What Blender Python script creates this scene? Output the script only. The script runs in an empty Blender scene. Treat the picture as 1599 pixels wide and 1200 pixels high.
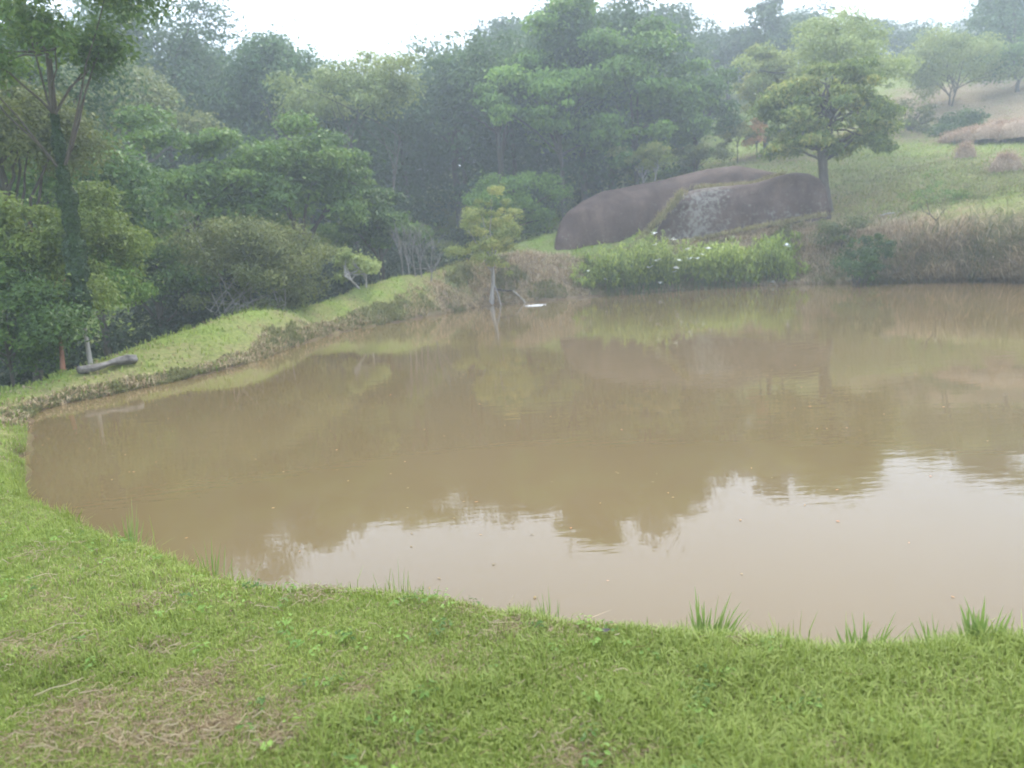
import bpy, math, random
import numpy as np
from mathutils import Matrix, Vector

R = math.radians
# ------------------------------------------------------------------ camera
CAM_H = 2.2                     # eye above the pond's water level
PITCH, ROLL, FPX = R(9.3), R(4.0), 1180.0
sc = bpy.context.scene
F = np.array([0, math.cos(PITCH), -math.sin(PITCH)])
R0 = np.array([1.0, 0, 0]); U0 = np.array([0, math.sin(PITCH), math.cos(PITCH)])
RV = math.cos(ROLL) * R0 - math.sin(ROLL) * U0
UV = math.sin(ROLL) * R0 + math.cos(ROLL) * U0
CP = np.array([0, 0, CAM_H])
cam = bpy.data.cameras.new('camera')
camo = bpy.data.objects.new('camera', cam)
sc.collection.objects.link(camo)
M = Matrix(((RV[0], UV[0], -F[0], CP[0]), (RV[1], UV[1], -F[1], CP[1]), (RV[2], UV[2], -F[2], CP[2]), (0, 0, 0, 1)))
camo.matrix_world = M
cam.sensor_width = 36; cam.lens = 36 * FPX / 1599
cam.clip_start = 0.05; cam.clip_end = 2000
cam.dof.use_dof = True; cam.dof.focus_distance = 6.0; cam.dof.aperture_fstop = 1.8
sc.camera = camo
sc.view_settings.view_transform = 'Standard'; sc.view_settings.look = 'None'
sc.view_settings.exposure = 1.52; sc.view_settings.gamma = 1
try: sc.cycles.filter_width = 1.8
except Exception: pass
sc.cycles.volume_bounces = 1
sc.cycles.transparent_max_bounces = 8
sc.cycles.max_bounces = 8

# ------------------------------------------------------------------ world and sun
SUN_EL, SUN_AZ = R(50), R(18)            # azimuth measured from +Y towards +X: beyond the trees
w = bpy.data.worlds.new('World'); sc.world = w; w.use_nodes = True
nt = w.node_tree; nt.nodes.clear()
out = nt.nodes.new('ShaderNodeOutputWorld'); bg = nt.nodes.new('ShaderNodeBackground')
sky = nt.nodes.new('ShaderNodeTexSky'); sky.sky_type = 'NISHITA'; sky.sun_disc = False
sky.sun_elevation = SUN_EL; sky.sun_rotation = SUN_AZ; sky.dust_density = 4; sky.air_density = 1.2
tc = nt.nodes.new('ShaderNodeTexCoord')
cn = nt.nodes.new('ShaderNodeTexNoise'); cn.inputs['Scale'].default_value = 1.6; cn.inputs['Detail'].default_value = 6
cr = nt.nodes.new('ShaderNodeValToRGB')
cr.color_ramp.elements[0].position = 0.3; cr.color_ramp.elements[0].color = (8.2, 9.1, 11.2, 1)
cr.color_ramp.elements[1].position = 0.7; cr.color_ramp.elements[1].color = (10.4, 11.3, 13.6, 1)
mx = nt.nodes.new('ShaderNodeMixRGB'); mx.inputs[0].default_value = 0.74
nt.links.new(tc.outputs['Generated'], cn.inputs['Vector'])
nt.links.new(cn.outputs['Fac'], cr.inputs['Fac'])
nt.links.new(sky.outputs[0], mx.inputs[1]); nt.links.new(cr.outputs[0], mx.inputs[2])
nt.links.new(mx.outputs[0], bg.inputs['Color']); bg.inputs['Strength'].default_value = 0.1
nt.links.new(bg.outputs[0], out.inputs['Surface'])
sl = bpy.data.lights.new('sun', 'SUN'); sl.energy = 1.5; sl.angle = R(12); sl.color = (1, 0.93, 0.8)
so = bpy.data.objects.new('sun', sl); sc.collection.objects.link(so)
sd_ = Vector((math.sin(SUN_AZ) * math.cos(SUN_EL), math.cos(SUN_AZ) * math.cos(SUN_EL), math.sin(SUN_EL)))
so.rotation_euler = sd_.to_track_quat('Z', 'Y').to_euler(); so.location = (0, 0, 80)

# ------------------------------------------------------------------ helpers
rng = np.random.default_rng(7)
random.seed(7)

def ray(px, py):
    return F + RV * (px - 799.5) / FPX - UV * (py - 600) / FPX
def at(px, py, D):                       # world point seen at a photo pixel, at horizontal distance D
    v = ray(px, py); return CP + v * (D / math.hypot(v[0], v[1]))
def onz(px, py, z=0.0):
    v = ray(px, py); return CP + v * ((z - CAM_H) / v[2])

def _hash(ix, iy, s):
    n = (ix * 374761393 + iy * 668265263 + s * 974711) & 0x7fffffff
    n = ((n ^ (n >> 13)) * 1274126177) & 0x7fffffff
    return ((n ^ (n >> 16)) & 0xffff) / 65535.0
def vnoise(x, y, s=0):
    x = np.asarray(x, float); y = np.asarray(y, float)
    ix = np.floor(x).astype(np.int64); iy = np.floor(y).astype(np.int64)
    fx = x - ix; fy = y - iy
    fx = fx * fx * (3 - 2 * fx); fy = fy * fy * (3 - 2 * fy)
    a = _hash(ix, iy, s); b = _hash(ix + 1, iy, s); c = _hash(ix, iy + 1, s); d = _hash(ix + 1, iy + 1, s)
    return (a * (1 - fx) + b * fx) * (1 - fy) + (c * (1 - fx) + d * fx) * fy
def fbm(x, y, s=0, o=4):
    t = 0; a = 0.5; m = 0
    for k in range(o):
        t = t + a * vnoise(x * 2 ** k, y * 2 ** k, s + k * 17); m += a; a *= 0.5
    return t / m
def sstep(a, b, x):
    t = np.clip((x - a) / (b - a), 0, 1); return t * t * (3 - 2 * t)

def tag(o, label=None, cat=None, group=None, kind=None):
    if label: o['label'] = label
    if cat: o['category'] = cat
    if group: o['group'] = group
    if kind: o['kind'] = kind
    return o
def empty(name, loc):
    o = bpy.data.objects.new(name, None); sc.collection.objects.link(o)
    o.location = [float(v) for v in loc]; o.empty_display_size = 0.5
    bpy.context.view_layer.update() if False else None
    return o
def mesh(name, V, faces, mat, parent=None, attrs=None, smooth=False, origin=None):
    """faces: list of (n,k) int arrays.  attrs: {name:(domain,type,array)}.  V in world space."""
    V = np.asarray(V, np.float32).reshape(-1, 3)
    if origin is None and parent is not None: origin = tuple(parent.location)
    if origin is not None: V = V - np.array(origin, np.float32)
    me = bpy.data.meshes.new(name)
    me.vertices.add(len(V)); me.vertices.foreach_set('co', V.ravel())
    if isinstance(faces, np.ndarray): faces = [faces]
    fl = [np.asarray(f, np.int32) for f in faces if len(f)]
    tot = sum(f.size for f in fl); nf = sum(len(f) for f in fl)
    me.loops.add(tot); me.loops.foreach_set('vertex_index', np.concatenate([f.ravel() for f in fl]))
    cnt = np.concatenate([np.full(len(f), f.shape[1], np.int32) for f in fl])
    st = np.concatenate([[0], np.cumsum(cnt)[:-1]]).astype(np.int32)
    me.polygons.add(nf); me.polygons.foreach_set('loop_start', st)
    me.polygons.foreach_set('use_smooth', np.full(nf, smooth))
    me.update(calc_edges=True)
    for k, (dom, typ, arr) in (attrs or {}).items():
        a = me.attributes.new(k, typ, dom)
        a.data.foreach_set('color' if 'COLOR' in typ else 'value', np.asarray(arr, np.float32).ravel())
    me.materials.append(mat)
    o = bpy.data.objects.new(name, me); sc.collection.objects.link(o)
    if parent is not None: o.parent = parent
    elif origin is not None: o.location = [float(v) for v in origin]
    return o

# ------------------------------------------------------------------ materials
def nodemat(name):
    m = bpy.data.materials.new(name); m.use_nodes = True
    t = m.node_tree; b = t.nodes['Principled BSDF']; return m, t, b
def N(t, typ, **kw):
    n = t.nodes.new(typ)
    for k, v in kw.items():
        if k in n.inputs: n.inputs[k].default_value = v
        else: setattr(n, k, v)
    return n
def ramp(t, stops):
    r = t.nodes.new('ShaderNodeValToRGB'); e = r.color_ramp.elements
    while len(e) < len(stops): e.new(0.5)
    for i, (p, c) in enumerate(stops): e[i].position = p; e[i].color = (*c, 1)
    return r
def leafmat(name, cols, trans=0.35, rough=0.5):
    """leaf colours run along the per-leaf random attribute, a little per-tree variation"""
    m, t, b = nodemat(name); L = t.links
    a = N(t, 'ShaderNodeAttribute', attribute_name='rnd')
    n = len(cols); cols = [(c[0] * 1.95, c[1] * 1.75, c[2] * 1.45) for c in cols]; r = ramp(t, [(i / (n - 1), c) for i, c in enumerate(cols)])
    L.new(a.outputs['Fac'], r.inputs['Fac'])
    oi = N(t, 'ShaderNodeObjectInfo')
    mr = N(t, 'ShaderNodeMapRange'); mr.inputs['To Min'].default_value = 0.8; mr.inputs['To Max'].default_value = 1.2
    L.new(oi.outputs['Random'], mr.inputs['Value'])
    hs = N(t, 'ShaderNodeHueSaturation'); L.new(mr.outputs[0], hs.inputs['Value']); L.new(r.outputs[0], hs.inputs['Color'])
    L.new(hs.outputs[0], b.inputs['Base Color']); b.inputs['Roughness'].default_value = rough
    b.inputs['Specular IOR Level'].default_value = 0.35
    tr = N(t, 'ShaderNodeBsdfTranslucent'); L.new(hs.outputs[0], tr.inputs['Color'])
    ms = N(t, 'ShaderNodeMixShader'); ms.inputs[0].default_value = trans
    L.new(b.outputs[0], ms.inputs[1]); L.new(tr.outputs[0], ms.inputs[2])
    L.new(ms.outputs[0], t.nodes['Material Output'].inputs['Surface'])
    return m
def colmat(name, rough=0.6, trans=0.3):  # colour straight from the mesh's own 'col' attribute
    m, t, b = nodemat(name); L = t.links
    a = N(t, 'ShaderNodeAttribute', attribute_name='col')
    L.new(a.outputs['Color'], b.inputs['Base Color']); b.inputs['Roughness'].default_value = rough
    b.inputs['Specular IOR Level'].default_value = 0.3
    tr = N(t, 'ShaderNodeBsdfTranslucent'); L.new(a.outputs['Color'], tr.inputs['Color'])
    ms = N(t, 'ShaderNodeMixShader'); ms.inputs[0].default_value = trans
    L.new(b.outputs[0], ms.inputs[1]); L.new(tr.outputs[0], ms.inputs[2])
    L.new(ms.outputs[0], t.nodes['Material Output'].inputs['Surface'])
    return m
def barkmat(name, c1, c2, scale=6, stretch=0.25):
    m, t, b = nodemat(name); L = t.links
    tcd = N(t, 'ShaderNodeTexCoord'); mp = N(t, 'ShaderNodeMapping'); mp.inputs['Scale'].default_value = (1, 1, stretch)
    L.new(tcd.outputs['Object'], mp.inputs['Vector'])
    n = N(t, 'ShaderNodeTexNoise', Scale=scale, Detail=6.0, Roughness=0.65); L.new(mp.outputs[0], n.inputs['Vector'])
    r = ramp(t, [(0.3, c1), (0.7, c2)]); L.new(n.outputs['Fac'], r.inputs['Fac']); L.new(r.outputs[0], b.inputs['Base Color'])
    b.inputs['Roughness'].default_value = 0.9
    bp = N(t, 'ShaderNodeBump', Strength=0.5, Distance=0.03); L.new(n.outputs['Fac'], bp.inputs['Height']); L.new(bp.outputs[0], b.inputs['Normal'])
    return m

M_BARK = barkmat('bark_grey_brown', (0.045, 0.037, 0.03), (0.13, 0.11, 0.088))
M_PALE = barkmat('bark_pale', (0.22, 0.2, 0.18), (0.46, 0.43, 0.39))
M_RED = barkmat('bark_reddish', (0.2, 0.085, 0.045), (0.36, 0.17, 0.1))
M_IVY = leafmat('ivy_leaf', [(0.012, 0.03, 0.012), (0.03, 0.06, 0.02)], 0.15)
L_DARK = leafmat('leaf_deep_green', [(0.02, 0.05, 0.016), (0.045, 0.095, 0.025), (0.085, 0.15, 0.035)])
L_SHADE = leafmat('leaf_painted_shade', [(0.008, 0.018, 0.007), (0.018, 0.034, 0.012), (0.035, 0.06, 0.02)], 0.1)  # undergrowth leaves: deep shade under the canopy is put into their colour
L_MID = leafmat('leaf_mid_green', [(0.03, 0.065, 0.018), (0.06, 0.12, 0.028), (0.12, 0.19, 0.045)])
L_BRIGHT = leafmat('leaf_bright_green', [(0.04, 0.085, 0.02), (0.085, 0.165, 0.035), (0.15, 0.25, 0.06)])
L_YGREEN = leafmat('leaf_young_green', [(0.045, 0.075, 0.02), (0.085, 0.13, 0.03), (0.14, 0.19, 0.05)])
L_PALE = leafmat('leaf_pale_green', [(0.08, 0.12, 0.045), (0.14, 0.19, 0.07), (0.22, 0.27, 0.11)])
L_OLIVE = leafmat('leaf_olive', [(0.045, 0.065, 0.022), (0.08, 0.105, 0.035), (0.13, 0.155, 0.055)])
L_YELLOW = leafmat('leaf_yellow_green', [(0.07, 0.1, 0.03), (0.13, 0.17, 0.05), (0.24, 0.24, 0.08)])
L_BLUE = leafmat('leaf_blue_green', [(0.02, 0.05, 0.022), (0.045, 0.09, 0.036), (0.085, 0.14, 0.055)])
L_MANGO = leafmat('leaf_mango', [(0.05, 0.085, 0.025), (0.09, 0.145, 0.04), (0.15, 0.21, 0.06), (0.32, 0.34, 0.12)])
L_RUST = leafmat('leaf_rusty', [(0.09, 0.08, 0.04), (0.2, 0.15, 0.07), (0.3, 0.16, 0.09)])
M_GRASS = colmat('grass_blades', 0.55, 0.35)
M_TWIG = barkmat('grey_twigs', (0.13, 0.12, 0.11), (0.27, 0.25, 0.235))
M_STRAW = barkmat('straw', (0.28, 0.2, 0.11), (0.5, 0.4, 0.25), 20, 1)

# ------------------------------------------------------------------ pond outline (world, z = 0)
far_px = [(50, 650), (100, 632), (160, 620), (200, 611), (300, 590), (400, 564), (450, 545), (500, 528), (560, 513), (650, 498), (760, 478),
          (830, 472), (930, 463), (1010, 457), (1100, 451), (1180, 446), (1250, 443), (1400, 441), (1500, 440), (1599, 440)]
near_px = [(1599, 982), (1400, 985), (1250, 990), (1100, 978), (950, 968), (850, 950), (750, 928), (650, 914), (520, 904), (420, 896), (360, 880), (300, 858), (200, 820),
           (130, 805), (80, 796), (45, 775), (36, 735), (38, 690)]
def near_edge(px, py):                    # the photo shows the grassy lip; the waterline lies just beyond it
    k = min(max((px - 60) / 160, 0), 1); p = onz(px, py, .12 + .24 * k)[:2]; d = math.hypot(*p); return p * (d + .22 * k) / d
pond = [onz(*p)[:2] for p in far_px] + [np.array(q) for q in [(20, 20), (25, 14), (22, 7), (14, 3.2), (7, 2.5), (4.0, 2.4)]] + [near_edge(*p) for p in near_px]
pond = np.array(pond)
def densify(P, n=6):
    Q = []
    k = len(P)
    for i in range(k):
        p0, p1, p2, p3 = P[i - 1], P[i], P[(i + 1) % k], P[(i + 2) % k]
        for j in range(n):
            t = j / n
            Q.append(0.5 * ((2 * p1) + (-p0 + p2) * t + (2 * p0 - 5 * p1 + 4 * p2 - p3) * t * t + (-p0 + 3 * p1 - 3 * p2 + p3) * t ** 3))
    return np.array(Q)
pond = densify(pond, 4)
def pond_sd(x, y):                        # signed distance, positive on land
    x = np.asarray(x, float).ravel(); y = np.asarray(y, float).ravel()
    best = np.full(x.shape, 1e9); inside = np.zeros(x.shape, bool)
    A = pond; B = np.roll(pond, -1, 0)
    for (ax, ay), (bx, by) in zip(A, B):
        dx, dy = bx - ax, by - ay; L2 = dx * dx + dy * dy + 1e-12
        t = np.clip(((x - ax) * dx + (y - ay) * dy) / L2, 0, 1)
        d = (x - ax - t * dx) ** 2 + (y - ay - t * dy) ** 2
        best = np.minimum(best, d)
        c = ((ay > y) != (by > y)); 
        xi = ax + (y - ay) * dx / (dy if abs(dy) > 1e-12 else 1e-12)
        inside ^= c & (x < xi)
    d = np.sqrt(best)
    return np.where(inside, -d, d)

# ------------------------------------------------------------------ terrain: thin-plate surface through surveyed points
cpx = [(0, 612, 16.5), (60, 595, 18), (120, 575, 19.5), (170, 560, 21.3), (215, 545, 22.4), (270, 522, 24.2), (330, 507, 26.6), (400, 482, 26.0), (450, 474, 28.5), (500, 468, 31), (600, 435, 35), (680, 420, 38.5), (740, 405, 41.5),
       (800, 385, 44.5), (865, 365, 47.5), (1000, 402, 44), (880, 399, 44.5), (1030, 368, 46), (1295, 332, 47), (1180, 355, 46), (1450, 342, 42), (1599, 333, 39),
       (1300, 392, 42), (1450, 392, 36.5), (1599, 382, 33), (1350, 280, 55), (1450, 262, 55), (1599, 272, 52), (1300, 236, 65), (1450, 231, 66), (1599, 226, 64),
       (1400, 212, 72), (1500, 214, 70), (1450, 152, 90), (1599, 132, 92), (1420, 130, 100), (1599, 105, 112), (1500, 100, 118), (1150, 258, 60), (1150, 235, 75), (1100, 215, 85)]
C = [tuple(at(*c)) for c in cpx]
def pol(px, D, z):
    v = ray(px, 400); a = math.atan2(v[0], v[1]); return (D * math.sin(a), D * math.cos(a), z)
C += [(0, 0, .55), (-3, 0, .58), (3, 0, .5), (0, -6, .7), (-5.5, 3, .5), (-8, 7, .45), (-9.5, 11, .45), (5, -3, .6), (8, 0, .5), (15, 2, .6), (30, 8, 1.5), (32, 22, 4), (-15, -5, .8), (0, -30, 1.5), (-40, -10, 1), (40, -10, 2),
      (0, 3, .42), (1.5, 2.8, .38), (-2, 4, .38), (-4.5, 5.5, .38), (-17, 9, 0.1), (-9.8, 9.5, .42)]
C += [pol(185, 18.9, .42), pol(232, 19.5, .45), pol(285, 20.2, .42), pol(340, 21.3, .42), pol(410, 23.4, .65), pol(505, 28.9, .75)]
C += [pol(-10, 20.5, -.4), pol(60, 22.3, -.5), pol(120, 24, -.5), pol(215, 26.2, -.4), pol(300, 28.5, -.2), pol(400, 32, 0), pol(500, 37, .2), pol(600, 42, .6), pol(700, 47, 1.4), pol(800, 53, 2.2), pol(900, 58, 4.5), pol(1000, 62, 7),
      pol(0, 40, -.5), pol(200, 48, 0.5), pol(400, 55, 2), pol(600, 62, 4), pol(800, 70, 7),
      pol(0, 70, 6), pol(200, 75, 8), pol(400, 80, 9), pol(600, 88, 9), pol(800, 92, 13), pol(950, 95, 17),
      pol(0, 120, 18), pol(400, 130, 16), pol(700, 135, 17), pol(1000, 130, 25), pol(1300, 130, 28), pol(1599, 140, 29),
      (-300, 0, 10), (300, 0, 20), (0, -300, 5), (0, 320, 34), (-220, 220, 30), (220, 220, 34), (-200, -200, 8), (200, -200, 10), (-60, 20, 3), (60, 40, 10)]
C = np.array(C)
def tps_k(r2): return 0.5 * r2 * np.log(r2 + 1e-9)
n = len(C); D2 = (C[:, None, 0] - C[None, :, 0]) ** 2 + (C[:, None, 1] - C[None, :, 1]) ** 2
A = np.zeros((n + 3, n + 3)); A[:n, :n] = tps_k(D2) + np.eye(n) * 0.6; A[:n, n] = 1; A[:n, n + 1:] = C[:, :2]; A[n, :n] = 1; A[n + 1:, :n] = C[:, :2].T
WT = np.linalg.solve(A, np.concatenate([C[:, 2], [0, 0, 0]]))
def height(x, y):
    sh = np.shape(x); x = np.ravel(np.asarray(x, float)); y = np.ravel(np.asarray(y, float))
    z = WT[n] + WT[n + 1] * x + WT[n + 2] * y
    for i in range(n): z = z + WT[i] * tps_k((x - C[i, 0]) ** 2 + (y - C[i, 1]) ** 2)
    D = np.hypot(x, y)
    z = z + (fbm(x * .6, y * .6, 3) - .5) * np.clip(D * 0.012, 0.05, .5) + (fbm(x * 2.3, y * 2.3, 9) - .5) * np.clip(.05 + D * .004, 0, .2)
    s = pond_sd(x, y)
    near = np.clip(1 - (D - 9) / 6, 0, 1)
    s2 = s + (fbm(x * 1.4 + 5, y * 1.4, 21) - .5) * (0.25 + .35 * (1 - near))
    s2 = np.where(np.abs(s) < 4, s2, s)
    wd = 0.4 * near + (1.5 + sstep(24, 34, D)) * (1 - near)
    land = np.where(s < 3, np.maximum(z, 0.2), z)
    k = np.clip(s2 / wd, 0, 1) ** (0.6 * near + .8 * (1 - near))
    zz = np.where(s2 > 0, land * k + 0.0, np.maximum(-0.9, s2 * 0.9))
    return zz.reshape(sh) if sh else float(zz[0])
def hit(px, py, d0=1.5, d1=130, name=''):   # first point where a photo pixel's ray meets the terrain
    v = ray(px, py); v = v / math.hypot(v[0], v[1]); D = np.geomspace(d0, d1, 700)
    z = height(v[0] * D, v[1] * D); zr = CAM_H + v[2] * D; i = np.argmax(zr < z)
    return np.array([v[0] * D[i], v[1] * D[i], z[i]])
def gz(x, y): return float(height(np.array([x]), np.array([y]))[0])

# how dry (straw coloured) the turf is, and which way it leans: green lawn / olive slope
dry_px = [(190, 1150, .45, 1), (120, 1100, .3, .8), (300, 1060, .3, .7), (350, 1120, .35, .8), (30, 1180, .35, .6), (90, 1010, .3, .6), (440, 1140, .22, .9), (250, 1000, .2, .5), (20, 1000, .3, .6), (50, 850, .35, .4),
          (900, 1190, .22, .7), (1000, 1180, .15, .6), (560, 1080, .15, .6), (800, 970, .2, .4), (480, 915, .25, .4), (1150, 990, .15, .4), (230, 930, .25, .4), (700, 1060, .12, .5), (1320, 1180, .25, .5)]
dry_w = [(*onz(a, b, .45)[:2], r * .5, s * .66) for a, b, r, s in dry_px]
far_dry = [(700, 465, 37, 1.6, .7), (800, 450, 40, 2, 1), (880, 440, 42, 2.2, 1), (1150, 400, 43, 4, .9), (1280, 390, 42, 4, .8), (1250, 420, 41, 3, 1), (1400, 372, 40, 3, .6), (1320, 290, 50, 3, .4), (1560, 390, 33, 5, .8), (1480, 400, 35, 4, .7),
           (1450, 165, 88, 6, .9), (1560, 150, 90, 8, 1), (1350, 205, 73, 4, .7), (1200, 250, 64, 4, .7), (1570, 190, 78, 8, 1)]
far_w = [(*at(a, b, d)[:2], r, s) for a, b, d, r, s in far_dry]
def dryness(x, y):
    D = np.hypot(x, y)
    nz = fbm(x * 1.1 + 3, y * 1.1 + 8, 5); nf = fbm(x * 5 + 1, y * 5, 15)
    d = 0.16 + (nz - .5) * .7 + (nf - .5) * .35
    for cx, cy, r, s in dry_w + far_w:
        q = ((x - cx) ** 2 + (y - cy) ** 2) / (r * r)
        d = d + s * np.exp(-q) * (0.55 + 0.9 * nf)
    s = pond_sd(x, y).reshape(np.shape(x))
    bank = np.exp(-np.clip(s, 0, 99) / .8) * sstep(13, 16, D)
    d = d + bank * 0.6
    return np.clip(d, 0, 1)
def oliveness(x, y):                      # rough unmown slope on the right
    a = np.arctan2(x, y); D = np.hypot(x, y)
    o = sstep(R(12), R(18), a) * sstep(42, 48, D) * (1 - sstep(60, 64, D)) + sstep(R(8), R(12), a) * sstep(60, 80, D) * .0
    o = o + sstep(R(10), R(15), a) * (1 - sstep(40, 44, D)) * sstep(26, 30, D)
    return np.clip(o, 0, 1)

def ground():
    az = np.concatenate([np.arange(-180, -50, 3.0), np.arange(-50, 50, 0.4), np.arange(50, 180, 3.0)])
    rad = np.concatenate([[0.15], np.geomspace(0.6, 30, 150), np.geomspace(30.3, 120, 130)[0:], np.geomspace(123, 320, 20)])
    a, r = np.meshgrid(np.radians(az), rad)
    x = r * np.sin(a); y = r * np.cos(a); z = height(x, y)
    nr, na = x.shape
    idx = np.arange(nr * na).reshape(nr, na)
    q = np.stack([idx[:-1], np.roll(idx, -1, 1)[:-1], np.roll(idx, -1, 1)[1:], idx[1:]], -1).reshape(-1, 4)
    cen = np.array([[*idx[0]]])
    V = np.stack([x, y, z], -1).reshape(-1, 3)
    d = dryness(x.ravel(), y.ravel()); o = oliveness(x.ravel(), y.ravel())
    s = pond_sd(x.ravel(), y.ravel())
    wet = np.clip(1 - np.maximum(z.ravel(), 0) / 0.16, 0, 1) * (s < 3)
    m, t, b = nodemat('turf'); L = t.links
    ad = N(t, 'ShaderNodeAttribute', attribute_name='dry'); ao = N(t, 'ShaderNodeAttribute', attribute_name='olive'); aw = N(t, 'ShaderNodeAttribute', attribute_name='wet')
    tcd = N(t, 'ShaderNodeTexCoord')
    n1 = N(t, 'ShaderNodeTexNoise', Scale=9.0, Detail=8.0, Roughness=0.7); n2 = N(t, 'ShaderNodeTexNoise', Scale=1.2, Detail=5.0, Roughness=.65)
    L.new(tcd.outputs['Object'], n1.inputs['Vector']); L.new(tcd.outputs['Object'], n2.inputs['Vector'])
    rg = ramp(t, [(0.3, (0.09, 0.13, 0.022)), (0.5, (0.17, 0.23, 0.045)), (0.72, (0.25, 0.31, 0.075))]); L.new(n1.outputs['Fac'], rg.inputs['Fac'])
    ro = ramp(t, [(0.3, (0.1, 0.125, 0.03)), (0.7, (0.22, 0.25, 0.075))]); L.new(n1.outputs['Fac'], ro.inputs['Fac'])
    rd = ramp(t, [(0.3, (0.12, 0.085, 0.05)), (0.7, (0.36, 0.28, 0.17))]); L.new(n1.outputs['Fac'], rd.inputs['Fac'])
    m1 = N(t, 'ShaderNodeMixRGB'); L.new(ao.outputs['Fac'], m1.inputs[0]); L.new(rg.outputs[0], m1.inputs[1]); L.new(ro.outputs[0], m1.inputs[2])
    ad2 = N(t, 'ShaderNodeMath', operation='ADD'); L.new(ad.outputs['Fac'], ad2.inputs[0])
    mr = N(t, 'ShaderNodeMapRange'); mr.inputs['From Min'].default_value = .3; mr.inputs['From Max'].default_value = .7; mr.inputs['To Min'].default_value = -.25; mr.inputs['To Max'].default_value = .25
    L.new(n2.outputs['Fac'], mr.inputs['Value']); L.new(mr.outputs[0], ad2.inputs[1]); ad2.use_clamp = True
    m2 = N(t, 'ShaderNodeMixRGB'); L.new(ad2.outputs[0], m2.inputs[0]); L.new(m1.outputs[0], m2.inputs[1]); L.new(rd.outputs[0], m2.inputs[2])
    m3 = N(t, 'ShaderNodeMixRGB'); L.new(aw.outputs['Fac'], m3.inputs[0]); L.new(m2.outputs[0], m3.inputs[1]); m3.inputs[2].default_value = (.13, .09, .055, 1)
    L.new(m3.outputs[0], b.inputs['Base Color']); b.inputs['Roughness'].default_value = .95; b.inputs['Specular IOR Level'].default_value = .1
    bp = N(t, 'ShaderNodeBump', Strength=.8, Distance=.08); L.new(n1.outputs['Fac'], bp.inputs['Height']); L.new(bp.outputs[0], b.inputs['Normal'])
    g = mesh('ground', V, [q, cen], m, attrs={'dry': ('POINT', 'FLOAT', d), 'olive': ('POINT', 'FLOAT', o), 'wet': ('POINT', 'FLOAT', wet)}, smooth=True)
    tag(g, kind='structure'); return g
ground()

def water():
    c = pond.mean(0); P = []
    k = len(pond)
    for i in range(k):
        tn = pond[(i + 1) % k] - pond[i - 1]; nn = np.array([tn[1], -tn[0]]); nn = nn / (np.linalg.norm(nn) + 1e-9)
        q = pond[i] + nn * .35; q2 = pond[i] - nn * .35
        s = pond_sd([q[0], q2[0]], [q[1], q2[1]])
        P.append(q if s[0] > s[1] else q2)
    P = np.array(P); V = np.concatenate([P, np.zeros((k, 1))], 1)
    V = np.concatenate([V, [[8, 14, 0]]])
    m, t, b = nodemat('muddy_water'); L = t.links
    tcd = N(t, 'ShaderNodeTexCoord')
    nb = N(t, 'ShaderNodeTexNoise', Scale=.22, Detail=3.0); L.new(tcd.outputs['Object'], nb.inputs['Vector'])
    r = ramp(t, [(.3, (.14, .101, .047)), (.7, (.16, .116, .056))]); L.new(nb.outputs['Fac'], r.inputs['Fac']); L.new(r.outputs[0], b.inputs['Base Color'])
    b.inputs['Roughness'].default_value = .02; b.inputs['IOR'].default_value = 1.33
    mp = N(t, 'ShaderNodeMapping'); mp.inputs['Scale'].default_value = (.55, 1.6, 1); mp.inputs['Rotation'].default_value = (0, 0, R(12)); L.new(tcd.outputs['Object'], mp.inputs['Vector'])
    n1 = N(t, 'ShaderNodeTexNoise', Scale=3.2, Detail=3.0, Roughness=.55); L.new(mp.outputs[0], n1.inputs['Vector'])
    nm = N(t, 'ShaderNodeTexNoise', Scale=.35, Detail=2.0); L.new(tcd.outputs['Object'], nm.inputs['Vector'])
    mr = N(t, 'ShaderNodeMapRange'); mr.inputs['From Min'].default_value = .4; mr.inputs['From Max'].default_value = .65; mr.inputs['To Min'].default_value = .03; mr.inputs['To Max'].default_value = .13
    L.new(nm.outputs['Fac'], mr.inputs['Value'])
    bp = N(t, 'ShaderNodeBump', Distance=.02); L.new(mr.outputs[0], bp.inputs['Strength']); L.new(n1.outputs['Fac'], bp.inputs['Height']); L.new(bp.outputs[0], b.inputs['Normal'])
    me = bpy.data.meshes.new('water')
    me.from_pydata([tuple(v) for v in V[:-1]], [], [tuple(range(k))]); me.update(); me.materials.append(m)
    if me.polygons[0].normal.z < 0: me.flip_normals()
    o = bpy.data.objects.new('water', me); sc.collection.objects.link(o); tag(o, kind='structure')
water()

# ------------------------------------------------------------------ plant geometry
def unit(v): return v / (np.linalg.norm(v, axis=-1, keepdims=True) + 1e-9)
def leaves(P, Nrm, Ln, Wd, rg, droop=0.0):
    """diamond-shaped leaves, slightly folded"""
    k = len(P); r = unit(rg.normal(size=(k, 3))); r[:, 2] -= droop
    T = unit(r - Nrm * (r * Nrm).sum(1, keepdims=True)); B = np.cross(Nrm, T)
    Ln = np.broadcast_to(Ln, (k,))[:, None]; Wd = np.broadcast_to(Wd, (k,))[:, None]
    a = P - T * Ln * .5; c = P + T * Ln * .5 - Nrm * Ln * .12
    b = P + B * Wd * .5 + Nrm * Wd * .12; d = P - B * Wd * .5 + Nrm * Wd * .12
    return np.stack([a, b, c, d], 1)
def lump(dirs, ph, amp):
    return 1 + amp * (np.sin(dirs[:, 0] * 3.1 + ph[0]) * np.sin(dirs[:, 1] * 3.7 + ph[1]) + .7 * np.sin(dirs[:, 2] * 4.3 + ph[2] + dirs[:, 0] * 2))
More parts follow.
